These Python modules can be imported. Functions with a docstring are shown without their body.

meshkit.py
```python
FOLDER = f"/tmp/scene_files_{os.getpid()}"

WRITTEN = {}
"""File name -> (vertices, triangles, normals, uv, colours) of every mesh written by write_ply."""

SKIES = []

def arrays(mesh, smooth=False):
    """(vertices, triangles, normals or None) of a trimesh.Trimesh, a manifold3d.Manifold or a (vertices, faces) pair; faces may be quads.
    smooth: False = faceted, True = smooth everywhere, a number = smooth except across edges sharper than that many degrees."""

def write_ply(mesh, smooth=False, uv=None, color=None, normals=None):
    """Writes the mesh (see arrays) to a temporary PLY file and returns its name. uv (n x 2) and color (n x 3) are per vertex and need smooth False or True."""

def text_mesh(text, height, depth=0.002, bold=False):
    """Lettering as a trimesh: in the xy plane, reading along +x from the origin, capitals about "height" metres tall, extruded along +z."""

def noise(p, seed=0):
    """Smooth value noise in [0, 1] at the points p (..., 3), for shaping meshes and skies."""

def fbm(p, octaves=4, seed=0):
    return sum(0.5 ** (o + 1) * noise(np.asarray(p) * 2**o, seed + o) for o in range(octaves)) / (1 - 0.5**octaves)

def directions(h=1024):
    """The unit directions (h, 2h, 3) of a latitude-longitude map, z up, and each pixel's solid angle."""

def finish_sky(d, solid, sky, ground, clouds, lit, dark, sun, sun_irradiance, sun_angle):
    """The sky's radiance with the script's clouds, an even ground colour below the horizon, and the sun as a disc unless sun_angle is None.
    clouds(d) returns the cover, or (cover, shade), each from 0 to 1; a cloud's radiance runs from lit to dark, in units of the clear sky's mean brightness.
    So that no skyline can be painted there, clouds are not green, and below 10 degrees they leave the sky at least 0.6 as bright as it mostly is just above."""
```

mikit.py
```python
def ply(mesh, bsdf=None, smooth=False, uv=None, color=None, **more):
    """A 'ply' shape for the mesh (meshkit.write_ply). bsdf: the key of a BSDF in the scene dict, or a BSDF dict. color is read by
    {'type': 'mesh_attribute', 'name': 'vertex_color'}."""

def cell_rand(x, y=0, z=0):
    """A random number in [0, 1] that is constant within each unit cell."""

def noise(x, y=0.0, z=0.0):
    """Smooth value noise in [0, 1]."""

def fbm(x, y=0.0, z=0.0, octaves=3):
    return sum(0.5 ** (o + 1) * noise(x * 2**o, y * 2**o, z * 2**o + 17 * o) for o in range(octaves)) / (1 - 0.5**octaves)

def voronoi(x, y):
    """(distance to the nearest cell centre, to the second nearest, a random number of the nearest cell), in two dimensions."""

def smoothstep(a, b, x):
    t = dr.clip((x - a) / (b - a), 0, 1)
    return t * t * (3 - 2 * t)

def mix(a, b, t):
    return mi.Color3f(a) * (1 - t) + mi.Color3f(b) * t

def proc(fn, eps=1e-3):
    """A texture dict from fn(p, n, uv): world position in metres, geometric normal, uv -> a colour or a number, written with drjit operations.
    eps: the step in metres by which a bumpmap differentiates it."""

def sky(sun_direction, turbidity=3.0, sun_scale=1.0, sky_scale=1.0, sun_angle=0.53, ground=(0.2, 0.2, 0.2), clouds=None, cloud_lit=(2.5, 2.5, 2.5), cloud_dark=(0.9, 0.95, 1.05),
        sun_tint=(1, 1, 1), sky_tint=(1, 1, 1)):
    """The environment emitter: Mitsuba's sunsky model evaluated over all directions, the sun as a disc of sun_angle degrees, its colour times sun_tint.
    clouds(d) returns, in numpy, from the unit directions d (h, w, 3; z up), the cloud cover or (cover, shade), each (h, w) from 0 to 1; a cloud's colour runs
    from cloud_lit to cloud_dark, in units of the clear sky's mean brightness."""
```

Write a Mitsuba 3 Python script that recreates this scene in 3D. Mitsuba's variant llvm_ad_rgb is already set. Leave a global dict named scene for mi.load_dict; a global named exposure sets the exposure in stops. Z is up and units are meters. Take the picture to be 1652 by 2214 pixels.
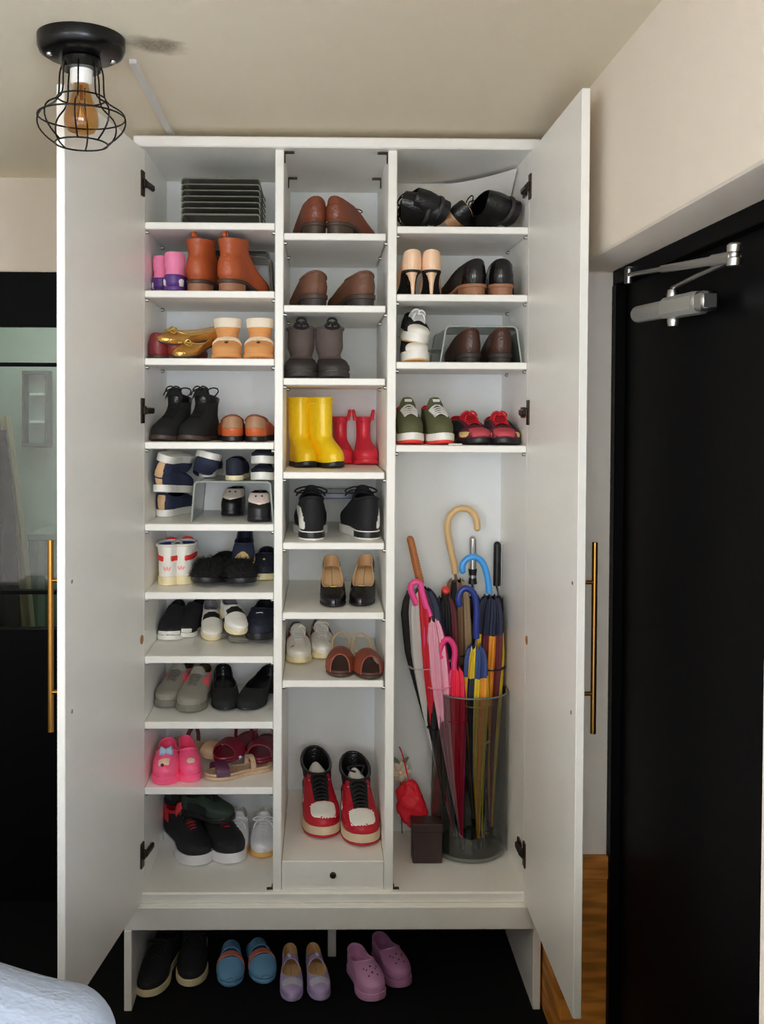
import math
import numpy as np, trimesh, mitsuba as mi, drjit as dr
import mikit, meshkit
from scipy.interpolate import PchipInterpolator
from mikit import noise, fbm, smoothstep, mix

# ------------------------------------------------------------------ camera, light, exposure
scene, labels = {}, {}
T4 = mi.ScalarTransform4f
PX, PY, FOC = 728.13, 931.97, 2133.25             # principal point and focal length in pixels of the 1652 x 2214 frame
YAW, PITCH, ROLL = 0.0148, -0.0206, 0.0048
EYE = np.array([-0.0363, -2.5519, 1.5529])
_f = np.array([math.sin(YAW) * math.cos(PITCH), math.cos(YAW) * math.cos(PITCH), math.sin(PITCH)])
_r0 = np.array([math.cos(YAW), -math.sin(YAW), 0.0])
_u0 = np.cross(_r0, _f)
_r = math.cos(ROLL) * _r0 + math.sin(ROLL) * _u0
_u = -math.sin(ROLL) * _r0 + math.cos(ROLL) * _u0
scene['camera'] = {'type': 'perspective', 'fov': math.degrees(2 * math.atan(826 / FOC)), 'fov_axis': 'x', 'near_clip': 0.05, 'far_clip': 50.0,
                   'principal_point_offset_x': (826 - PX) / 1652, 'principal_point_offset_y': (1107 - PY) / 2214,
                   'to_world': T4().look_at(origin=EYE.tolist(), target=(EYE + _f).tolist(), up=_u.tolist())}
exposure = 0.86
REAR_LIGHT = (3.0, 2.8, 2.4)                   # warm light of the window far behind the photographer
LEFT_LIGHT, RIGHT_LIGHT = (4.9, 6.1, 8.0), (10.2, 12.4, 16.0)   # cool fill from unseen windows added in the side walls behind the photographer
NEXT_ROOM_LIGHT = (1.0, 1.2, 1.1)


def at(px, py, Y):
    """The point of the upright plane at depth Y behind the shelf fronts that was measured at this place of the photograph."""
    d = _f + _r * (px - PX) / FOC - _u * (py - PY) / FOC
    return EYE + d * (Y - EYE[1]) / d[1]


def to_px(P):
    d = np.asarray(P, float) - EYE
    w = d @ _f
    return np.stack([PX + FOC * (d @ _r) / w, PY - FOC * (d @ _u) / w], -1)


def at_x(px, py, X):
    d = _f + _r * (px - PX) / FOC - _u * (py - PY) / FOC
    return EYE + d * (X - EYE[0]) / d[0]


def at_z(px, py, Z):
    d = _f + _r * (px - PX) / FOC - _u * (py - PY) / FOC
    return EYE + d * (Z - EYE[2]) / d[2]


# ------------------------------------------------------------------ scene tree helpers
_count = {}


def numbered(key):
    n = _count.get(key, -1) + 1
    _count[key] = n
    return key if n == 0 else f'{key}_{n:03d}'


def shape(mesh, mat, smooth=30, M=None, **more):
    d = mikit.ply(mesh, mat, smooth=smooth, **more)
    if M is not None:
        d['to_world'] = T4(np.asarray(M, float).tolist())
    return d


def tag(key, label=None, cat=None, group=None, kind=None):
    labels[key] = {k: v for k, v in dict(label=label, category=cat, group=group, kind=kind).items() if v}


def thing(name, label, cat, group=None):
    key = numbered(name)
    tag(key, label, cat, group)
    return key


def part(parent, name, mesh, mat, smooth=30, M=None, label=None, kind=None):
    key = numbered(parent + '__' + name)
    scene[key] = shape(mesh, mat, smooth, M)
    if label or kind:
        tag(key, label, None, None, kind)
    return key


def single(name, mesh, mat, label, cat, group=None, smooth=30, M=None):
    key = numbered(name)
    scene[key] = shape(mesh, mat, smooth, M)
    tag(key, label, cat, group)
    return key


def struct(name, mesh, mat, label=None, smooth=30, parent=None):
    key = numbered((parent + '__' if parent else '') + name)
    scene[key] = shape(mesh, mat, smooth)
    if parent is None:
        tag(key, label, None, None, 'structure')
    return key


# ------------------------------------------------------------------ materials
def srgb(*c):
    c = np.array(c, float) / 255
    return [float(x) for x in np.where(c <= 0.04045, c / 12.92, ((c + 0.055) / 1.055) ** 2.4)]


def f_leather(p, n, uv):
    return 0.0012 * fbm(p.x * 220, p.y * 220, p.z * 220, 2)


def f_cloth(p, n, uv):
    return 0.0010 * noise(p.x * 420, p.y * 420, p.z * 420)


def f_plaster(p, n, uv):
    return 0.0016 * fbm(p.x * 26, p.y * 26, p.z * 26, 3)


BUMPS = {'leather': mikit.proc(f_leather, 8e-4), 'cloth': mikit.proc(f_cloth, 6e-4), 'plaster': mikit.proc(f_plaster, 2e-3)}
_made = {}


def mat(name, color, rough=0.5, bump=None, metallic=0.0, spec=0.5, coat=0.0, sheen=0.0):
    """A named material; color is sRGB 0-255, or a texture dict."""
    key = 'mat_' + name
    if key in _made:
        return key
    _made[key] = 1
    col = color if isinstance(color, dict) else {'type': 'rgb', 'value': srgb(*color)}
    b = {'type': 'principled', 'base_color': col, 'roughness': float(rough), 'metallic': float(metallic), 'specular': float(spec)}
    if coat:
        b['clearcoat'] = float(coat)
        b['clearcoat_gloss'] = 0.9
    if sheen:
        b['sheen'] = float(sheen)
    if bump:
        b = {'type': 'bumpmap', 'arbitrary': BUMPS[bump], 'scale': 1.0, 'nested': b}
        b = {'type': 'bumpmap', 'bump': BUMPS[bump], 'nested': {k: v for k, v in b['nested'].items()}, 'scale': 1.0}
    scene[key] = {'type': 'twosided', 'bsdf': b}
    return key


# ------------------------------------------------------------------ mesh helpers
def tm(v, f):
    return trimesh.Trimesh(np.asarray(v, float), np.asarray(f, int), process=False)


def join(*ms):
    return trimesh.util.concatenate([m for m in ms if m is not None])


def box(x0, x1, y0, y1, z0, z1, r=0.0015):
    r = min(r, abs(x1 - x0) * .4, abs(y1 - y0) * .4, abs(z1 - z0) * .4)
    pts = []
    for x in (x0, x1):
        for y in (y0, y1):
            for z in (z0, z1):
                sx, sy, sz = (1 if x == x0 else -1), (1 if y == y0 else -1), (1 if z == z0 else -1)
                pts += [(x, y + sy * r, z + sz * r), (x + sx * r, y, z + sz * r), (x + sx * r, y + sy * r, z)]
    return trimesh.convex.convex_hull(np.array(pts))


def grid_faces(m, n, closed=True):
    i, j = np.meshgrid(np.arange(m - 1), np.arange(n if closed else n - 1), indexing='ij')
    a, b = (i * n + j).ravel(), (i * n + (j + 1) % n).ravel()
    c, d = a + n, b + n
    return np.vstack([np.stack([a, b, d], 1), np.stack([a, d, c], 1)])


def loft(rings, cap0=False, cap1=False, closed=True):
    """Rings (m, n, 3); counter-clockwise seen from the end side gives outward normals when the rings run upwards."""
    R = np.asarray(rings, float)
    m, n = R.shape[:2]
    v, f = R.reshape(-1, 3), grid_faces(m, n, closed)
    if cap0:
        v = np.vstack([v, R[0].mean(0)])
        k = np.arange(n)
        f = np.vstack([f, np.stack([(k + 1) % n, k, k * 0 + len(v) - 1], 1)])
    if cap1:
        v = np.vstack([v, R[-1].mean(0)])
        k = np.arange(n)
        b = (m - 1) * n
        f = np.vstack([f, np.stack([b + k, b + (k + 1) % n, k * 0 + len(v) - 1], 1)])
    return tm(v, f)


def tube(pts, r, n=8, closed=False, caps=True, flat=1.0):
    """A tube along a path; r a number or one per point; flat squashes the section."""
    P = np.asarray(pts, float)
    m = len(P)
    rr = np.broadcast_to(np.asarray(r, float), m)
    t = np.gradient(P, axis=0) if not closed else np.roll(P, -1, 0) - np.roll(P, 1, 0)
    t /= np.maximum(np.linalg.norm(t, axis=1, keepdims=True), 1e-9)
    a = np.cross(t[0], [0, 0, 1] if abs(t[0][2]) < .9 else [1, 0, 0])
    a /= np.linalg.norm(a)
    rings, s = [], np.linspace(0, 2 * np.pi, n, endpoint=False)
    for k in range(m):
        a = a - t[k] * (a @ t[k])
        a /= np.linalg.norm(a)
        b = np.cross(t[k], a)
        rings.append(P[k] + rr[k] * (np.cos(s)[:, None] * a + flat * np.sin(s)[:, None] * b))
    if closed:
        rings.append(rings[0])
        return loft(rings)
    return loft(rings, caps, caps)


def curve(ctrl, m=24):
    """A smooth path through the control points."""
    c = np.asarray(ctrl, float)
    d = np.r_[0, np.cumsum(np.linalg.norm(np.diff(c, axis=0), axis=1))]
    from scipy.interpolate import CubicSpline
    s = CubicSpline(d / d[-1], c, axis=0)
    return s(np.linspace(0, 1, m))


def lathe(profile, n=32, center=(0, 0)):
    """profile: (radius, z) pairs from the bottom up."""
    s = np.linspace(0, 2 * np.pi, n, endpoint=False)
    return loft([np.stack([center[0] + r * np.cos(s), center[1] + r * np.sin(s), np.full(n, z)], 1) for r, z in profile])


def extrude(poly, depth, axis='z', at0=0.0):
    """A polygon extruded; axis x / y / z tells which way the thickness runs."""
    import shapely.geometry as sg
    m = trimesh.creation.extrude_polygon(sg.Polygon(poly) if not hasattr(poly, 'area') else poly, depth)
    v = np.array(m.vertices)
    v[:, 2] += at0
    if axis == 'y':
        v = np.stack([v[:, 0], v[:, 2], v[:, 1]], 1)
        return tm(v, m.faces[:, ::-1])
    if axis == 'x':
        v = np.stack([v[:, 2], v[:, 0], v[:, 1]], 1)
        return tm(v, m.faces)
    return tm(v, m.faces)


def moved(m, M):
    return tm(trimesh.transform_points(m.vertices, M), m.faces if np.linalg.det(np.asarray(M)[:3, :3]) > 0 else m.faces[:, ::-1])


def RT(loc=(0, 0, 0), rz=0, rx=0, ry=0):
    r = trimesh.transformations.euler_matrix
    M = r(0, 0, math.radians(rz)) @ r(math.radians(rx), 0, 0) @ r(0, math.radians(ry), 0)
    M[:3, 3] = loc
    return M

# ------------------------------------------------------------------ room
CEIL, RW, RD = 2.272, 0.553, 0.676                 # ceiling height, right wall, door plane in the right wall's recess
LINTEL, JAMB, LWALL = 1.889, -0.200, 0.545


SMX, SMY = at_z(334, 98, 2.272)[:2]              # centre of the darker blurred patch coloured into the ceiling


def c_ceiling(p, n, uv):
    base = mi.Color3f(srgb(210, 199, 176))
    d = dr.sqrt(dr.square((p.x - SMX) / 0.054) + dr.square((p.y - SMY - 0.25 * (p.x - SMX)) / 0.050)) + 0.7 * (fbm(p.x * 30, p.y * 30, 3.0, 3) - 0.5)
    dark_patch = (1 - smoothstep(0.45, 1.30, d)) * (0.75 + 0.25 * noise(p.x * 240, p.y * 240, 1.0))
    return mix(base, mi.Color3f(srgb(112, 100, 82)), 0.9 * dark_patch)


def c_wood(p, n, uv):
    g = fbm(p.x * 9 + 3.0, p.y * 9, p.z * 60, 3)
    return mix(srgb(150, 92, 30), srgb(196, 128, 52), smoothstep(0.25, 0.75, g))


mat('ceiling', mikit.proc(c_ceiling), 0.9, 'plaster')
mat('wall', (212, 200, 184), 0.9, 'plaster')
mat('floor', (12, 12, 15), 0.8, 'cloth', spec=.15)
mat('black_paint', (8, 8, 10), 0.5, spec=.06)
mat('wood', mikit.proc(c_wood), 0.55)
mat('green_wall', (172, 190, 178), 0.9)
mat('white_laminate', (238, 236, 229), 0.38)
mat('back_laminate', (222, 225, 226), 0.5)
mat('dark_metal', (62, 52, 44), 0.4, metallic=0.8)
mat('steel', (190, 190, 188), 0.3, metallic=1.0)
mat('brass', (176, 128, 62), 0.3, metallic=1.0)

XW, YB = -1.9, -4.6                               # left end and back end of the room
struct('floor', box(XW - .1, 1.0, -1.15, 2.2, -0.05, 0.0), 'mat_floor', 'black floor running under the shoe cabinet')
mat('floor_light', (190, 200, 214), .5)  # pale surface added out of view to bounce light up at the cabinet
struct('floor', box(XW - .1, 1.0, YB - .1, -1.15, -0.05, 0.0), 'mat_floor_light', 'pale floor added behind the photographer to bounce light upwards')
struct('ceiling', box(XW - .1, 1.0, YB - .1, 2.2, CEIL, CEIL + .08), 'mat_ceiling', 'beige plaster ceiling with a dark blurred patch beside the lamp')
# right wall with the door's recess: the beam over the door, the pier in front of the cabinet side, the part nearer to the photographer
SW = (-4.3, -2.75, .95, 2.05)                      # unseen fill window added in the right wall behind the photographer: from, to, sill, head
mat('reveal', (240, 234, 226), .7, 'plaster')
struct('wall_pier', box(RW + .0005, 0.85, JAMB, .9, 0, LINTEL - .0005, .004), 'mat_reveal', 'white painted pier between the cabinet and the black door')
struct('wall_right', join(box(RW, 0.85, SW[1], .9, LINTEL, CEIL + .02, .004), box(RW, 0.85, YB, SW[0], 0, CEIL + .02, .004), box(RW, 0.85, SW[1], -1.25, 0, LINTEL, .004), box(RW, .85, SW[0], SW[1], 0, SW[2]), box(RW, .85, SW[0], SW[1], SW[3], CEIL + .02)), 'mat_wall',
       'pale plaster wall over the black door')
LW = (-4.55, -3.4, .95, 2.05)                      # unseen fill window added in the left wall: from, to, sill, head
struct('wall_left', join(box(XW - .1, XW, YB, LW[0], 0, CEIL + .02), box(XW - .1, XW, LW[1], 2.2, 0, CEIL + .02), box(XW - .1, XW, LW[0], LW[1], 0, LW[2]), box(XW - .1, XW, LW[0], LW[1], LW[3], CEIL + .02)), 'mat_wall')
struct('wall_back', join(box(-.58, .60, .515, .62, 0, CEIL + .02)), 'mat_wall', 'plaster wall behind the shoe cabinet')
d0 = at(60, 588, LWALL)[2]
struct('wall_back_left', join(box(XW, -.58, LWALL, LWALL + .08, d0, CEIL + .02, .003)), 'mat_wall', 'pale wall over the black glazed door')
# the wall behind the photographer, with the window
WX0, WX1, WZ0, WZ1 = -1.05, 0.50, 1.00, 2.12
struct('wall_rear', join(box(XW, WX0, YB - .1, YB, 0, CEIL + .02), box(WX1, .85, YB - .1, YB, 0, CEIL + .02), box(WX0, WX1, YB - .1, YB, 0, WZ0), box(WX0, WX1, YB - .1, YB, WZ1, CEIL + .02)), 'mat_wall')
mat('window_frame', (225, 225, 222), 0.5)


def window(name, c, axis, light, bars, label):
    """An opening filled by the bright sky outside, with its frame. c: the four corners, facing into the room."""
    scene[name] = {**shape(tm(c, [[0, 2, 1], [0, 3, 2]]), 'mat_window_frame', False), 'emitter': {'type': 'area', 'radiance': {'type': 'rgb', 'value': list(light)}}}
    tag(name, label, None, None, 'structure')
    scene[name + '__frame'] = shape(join(*bars), 'mat_window_frame')


window('window_1', np.array([[WX0, YB - .06, WZ0], [WX1, YB - .06, WZ0], [WX1, YB - .06, WZ1], [WX0, YB - .06, WZ1]]), 1, REAR_LIGHT,
       [box(x - .02, x + .02, YB - .05, YB - .01, WZ0, WZ1) for x in (WX0 + .02, (WX0 + WX1) / 2, WX1 - .02)] + [box(WX0, WX1, YB - .05, YB - .01, z - .02, z + .02) for z in (WZ0 + .02, WZ1 - .02)], 'window far behind the photographer')
window('window_2', np.array([[RW + .2, SW[0], SW[2]], [RW + .2, SW[1], SW[2]], [RW + .2, SW[1], SW[3]], [RW + .2, SW[0], SW[3]]]), 0, RIGHT_LIGHT,
       [box(RW + .14, RW + .18, y - .02, y + .02, SW[2], SW[3]) for y in (SW[0] + .02, (SW[0] + SW[1]) / 2, SW[1] - .02)] + [box(RW + .14, RW + .18, SW[0], SW[1], z - .02, z + .02) for z in (SW[2] + .02, SW[3] - .02)], 'unseen fill window added in the right wall behind the photographer')
window('window_3', np.array([[XW - .06, LW[1], LW[2]], [XW - .06, LW[0], LW[2]], [XW - .06, LW[0], LW[3]], [XW - .06, LW[1], LW[3]]]), 0, LEFT_LIGHT,
       [box(XW - .05, XW - .01, y - .02, y + .02, LW[2], LW[3]) for y in (LW[0] + .02, (LW[0] + LW[1]) / 2, LW[1] - .02)] + [box(XW - .05, XW - .01, LW[0], LW[1], z - .02, z + .02) for z in (LW[2] + .02, LW[3] - .02)], 'unseen fill window added in the left wall behind the photographer')
# unseen couch added as a light blocker between the cabinet and the rear window, below the frame: the person sits on it and its back shades the foot of the cabinet
mat('sofa', (150, 146, 140), .9, 'cloth')
sf = thing('sofa', 'unseen light grey couch added to shade the cabinet foot, under the person', 'sofa')
SY0, SY1, SX0, SX1, SBZ = -1.16, -2.02, -1.75, .45, .685
part(sf, 'backrest', box(SX0, SX1, SY0 - .17, SY0, .10, SBZ, .04), 'mat_sofa', 40)
part(sf, 'base', box(SX0 + .01, SX1 - .01, SY1, SY0 - .16, .10, .20, .02), 'mat_sofa', 40)
for k in range(3):
    w3 = (SX1 - SX0 - .32) / 3
    part(sf, 'seat_cushion', box(SX0 + .16 + w3 * k + .003, SX0 + .16 + w3 * (k + 1) - .003, SY1 - .01, SY0 - .175, .205, .335, .035), 'mat_sofa', 40)
for x in (SX0, SX1 - .15):
    part(sf, 'armrest', box(x, x + .15, SY1 - .01, SY0 - .02, .10, .60, .035), 'mat_sofa', 40)
for x in (SX0 + .08, SX1 - .08):
    for y in (SY0 - .07, SY1 + .06):
        part(sf, 'foot', lathe([(0, 0), (.018, 0), (.024, .10), (0, .10)], 14, (x, y)), 'mat_black_paint', 40)

# wooden plinth in front of the pier, wooden strip of floor beside the cabinet
wt = at(1280, 1851, JAMB - .012)[2]
struct('baseboard_right', join(box(RW - .010, RD + .006, JAMB - .012, JAMB, 0.0, wt, .002), box(RW - .012, RD + .012, JAMB - .018, JAMB, wt - .055, wt, .003), box(RW - .010, RW, JAMB - .012, .37, 0.0, wt, .002)), 'mat_wood', 'orange wooden plinth at the foot of the wall pier')
struct('trim_1', extrude([(RW - .012, .3), (RW, .3), (RW, JAMB - .014), (RD + .05, JAMB - .014), (RD + .05, -.8), (RW + .03, -.8)], .006), 'mat_wood', 'orange wooden strip of floor beside the black mat')

# black entrance door in the right wall: frame and leaf
door = struct('door_1', box(RD, RD + .04, -1.22, JAMB - .03, .005, LINTEL - .035, .002), 'mat_black_paint', 'black entrance door in the recess of the right wall')
struct('frame', join(box(RD - .02, RD + .05, -1.249, JAMB, LINTEL - .035, LINTEL, .002), box(RD - .022, RD + .05, JAMB - .035, JAMB, 0, LINTEL - .035, .002)), 'mat_black_paint', parent=door)

# door closer on the black door
mat('closer_body', (186, 184, 176), 0.42, metallic=0.6)
dc = thing('door_closer', 'silver hydraulic door closer with folding arm at the top of the black door', 'door closer')
XC = RD - .005
b0, b1 = at_x(1380, 680, XC - .035), at_x(1536, 649, XC - .035)
ax = (b1 - b0) / np.linalg.norm(b1 - b0)
mid = (b0 + b1) / 2
hl = np.linalg.norm(b1 - b0) / 2


def closer_frame(o):
    M = np.eye(4)
    M[:3, 0], M[:3, 1], M[:3, 2] = ax, np.cross([0, 0, 1], ax) / np.linalg.norm(np.cross([0, 0, 1], ax)), np.cross(ax, np.cross([0, 0, 1], ax) / np.linalg.norm(np.cross([0, 0, 1], ax)))
    M[:3, 3] = o
    return M


MC = closer_frame(mid)
part(dc, 'body', moved(join(tube([(-hl, 0, 0), (-hl * .98, 0, 0), (hl * .3, 0, 0)], [.014, .018, .018], 20), box(-hl * .1, hl * .80, -.019, .019, -.020, .020, .008)), MC), 'mat_closer_body', 40)
part(dc, 'end_cap', moved(box(hl * .80, hl, -.016, .016, -.017, .017, .005), MC), 'mat_steel', 40)
pv = at_x(1455, 690, XC - .035)
part(dc, 'valve_knob', moved(lathe([(0, -.013), (.011, -.011), (.013, 0), (.011, .006), (.007, .008), (.007, .02), (0, .02)], 20), RT(at_x(1457, 693, XC - .035))), 'mat_steel', 40)
part(dc, 'pivot', moved(lathe([(0, -.02), (.009, -.02), (.012, -.008), (.010, .004), (0, .006)], 20), RT(at_x(1455, 631, XC - .035))), 'mat_steel', 40)
pa, pb, pc = at_x(1455, 622, XC - .035), at_x(1588, 556, XC - .115), at_x(1360, 594, XC - .02)
part(dc, 'lower_arm', tube([pa, (pa + pb) / 2, pb - [0, 0, .004]], .0055, 8, flat=.6), 'mat_steel', 40)
part(dc, 'elbow', moved(lathe([(0, -.019), (.0105, -.018), (.0105, -.007), (.008, -.005), (.008, .0), (.0105, .002), (.0105, .012), (.007, .015), (0, .016)], 20), RT(at_x(1588, 548, XC - .115))), 'mat_steel', 40)
part(dc, 'upper_arm', join(tube([pc, pc + (pb - pc) * .5], .005, 8), tube([pc + (pb - pc) * .42, pc + (pb - pc) * .93], .0075, 10), tube([pc + (pb - pc) * .86, pb], .0095, 10)), 'mat_steel', 40)
part(dc, 'bracket', join(moved(lathe([(0, -.022), (.010, -.02), (.010, .012), (.006, .016), (0, .017)], 18), RT(pc)), box(pc[0] - .006, RD - .018, pc[1] - .012, pc[1] + .012, pc[2] + .012, pc[2] + .018)), 'mat_steel', 40)

# ------------------------------------------------------------------ black glazed door at the left and what stands behind its panes
zt, zg, zm1, zm2, zb = (at(60, y, LWALL)[2] for y in (588, 706, 788, 1281, 1362))
gd = struct('door_2', join(box(XW, -.58, LWALL, LWALL + .05, zg, zt, .002), box(XW, -.58, LWALL, LWALL + .05, 0, zb, .002), box(XW, -1.3, LWALL, LWALL + .05, zb, zg), box(-.64, -.58, LWALL, LWALL + .05, zb, zg)), 'mat_black_paint',
            'black door with glass panes at the left of the shoe cabinet')
for z in (zm1, zm2):
    struct('glazing_bar', box(-1.3, -.64, LWALL - .004, LWALL + .03, z - .0055, z + .0055), 'mat_black_paint', parent=gd)
scene['mat_pane'] = {'type': 'thindielectric', 'int_ior': 1.5, 'specular_transmittance': {'type': 'rgb', 'value': [0.84, 0.92, 0.87]}}
for za, zc in ((zb, zm2), (zm2, zm1), (zm1, zg)):
    v = np.array([[-1.3, LWALL + .015, za], [-.64, LWALL + .015, za], [-.64, LWALL + .015, zc], [-1.3, LWALL + .015, zc]])
    scene[numbered(gd + '__pane')] = shape(tm(v, [[0, 1, 2], [0, 2, 3]]), 'mat_pane', False)
NB = 1.95
struct('wall_next_room', join(box(XW, .2, NB, NB + .08, 0, CEIL), box(-.52, -.46, .60, NB, 0, CEIL)), 'mat_green_wall', 'pale green wall of the room seen through the glass')
lv = np.array([[-1.6, 1.0, CEIL - .01], [-.8, 1.0, CEIL - .01], [-.8, 1.7, CEIL - .01], [-1.6, 1.7, CEIL - .01]])  # unseen emitter added to brighten what stands behind the panes
scene['added_fill_light_001'] = {**shape(tm(lv, [[0, 2, 1], [0, 3, 2]]), 'mat_window_frame', False), 'emitter': {'type': 'area', 'radiance': {'type': 'rgb', 'value': list(NEXT_ROOM_LIGHT)}}}
tag('added_fill_light_001', 'flat light added unseen to brighten the room behind the glazed door', 'ceiling light')
# framed shelf picture on the green wall
fa, fb, fc_, fd = (at(x, y, NB - .03) for x, y in ((56, 802), (113, 810), (113, 953), (56, 966)))
mat('slate_frame', (70, 84, 84), 0.5)
mat('frame_back', (150, 168, 164), 0.5)
pf = thing('picture_frame', 'grey framed wall niche with two small white shelves, seen through the glass door', 'picture frame')
w_, h_ = fb[0] - fa[0], fa[2] - fd[2]
MF = RT(((fa[0] + fb[0]) / 2, NB - .05, (fa[2] + fd[2]) / 2), rz=-8)
bar = lambda x0, x1, z0, z1: box(x0 * w_, x1 * w_, -.035, .02, z0 * h_, z1 * h_, .002)
part(pf, 'frame', moved(join(bar(-.5, -.4, -.5, .5), bar(.4, .5, -.5, .5), bar(-.5, .5, .45, .5), bar(-.5, .5, -.5, -.45)), MF), 'mat_slate_frame')
part(pf, 'back_board', moved(box(-.42 * w_, .42 * w_, .008, .02, -.47 * h_, .47 * h_), MF), 'mat_frame_back')
for z in (.19, -.17):
    part(pf, 'shelf', moved(box(-.22 * w_, .40 * w_, -.03, .01, z * h_ - .006, z * h_ + .006), MF), 'mat_window_frame')
mat('curtain', (186, 172, 142), 0.9, 'cloth')
mat('dark_coat', (30, 32, 34), 0.9, 'cloth')


def drape(x0, x1, Y, z0, z1, folds, amp, shear=0.0, n=60):
    s = np.linspace(0, 1, n)
    rows = []
    for t in np.linspace(0, 1, 10):
        k = 1 - .35 * t ** 3
        x = (x0 + x1) / 2 + (s - .5) * (x1 - x0) * k + shear * t
        y = Y + amp * np.sin(s * folds * 2 * np.pi + 1.2 * t)
        rows.append(np.stack([x, y, np.full(n, z0 + (z1 - z0) * t)], 1))
    front = loft(rows, closed=False)
    back = moved(front, RT((0, .006, 0)))
    return join(front, tm(back.vertices, back.faces[:, ::-1]))


ca, cb = at(22, 1365, 1.45), at(80, 900, 1.45)
single('curtain', drape(ca[0], cb[0] + .02, 1.45, ca[2] - .3, cb[2], 4, .014, -.11), 'mat_curtain', 'beige curtain hanging behind the glass door', 'curtain')
da, db = at(-90, 1365, 1.15), at(50, 930, 1.15)
single('coat', drape(da[0], db[0], 1.15, da[2] - .5, db[2], 2, .025, -.03), 'mat_dark_coat', 'long dark coat hanging at the far left behind the glass door', 'coat')
mat('table_grey', (120, 140, 128), 0.6)
ta, tb = at(78, 1146, 1.75), at(150, 1146, 1.75)
tt = thing('side_table', 'grey green side table seen low through the glass door', 'table')
part(tt, 'table_top', box(ta[0], tb[0], 1.62, 1.9, ta[2] - .03, ta[2], .003), 'mat_table_grey')
for x in (ta[0] + .02, tb[0] - .02):
    for y in (1.64, 1.88):
        part(tt, 'leg', box(x - .015, x + .015, y - .015, y + .015, 0, ta[2] - .03), 'mat_table_grey')

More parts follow.
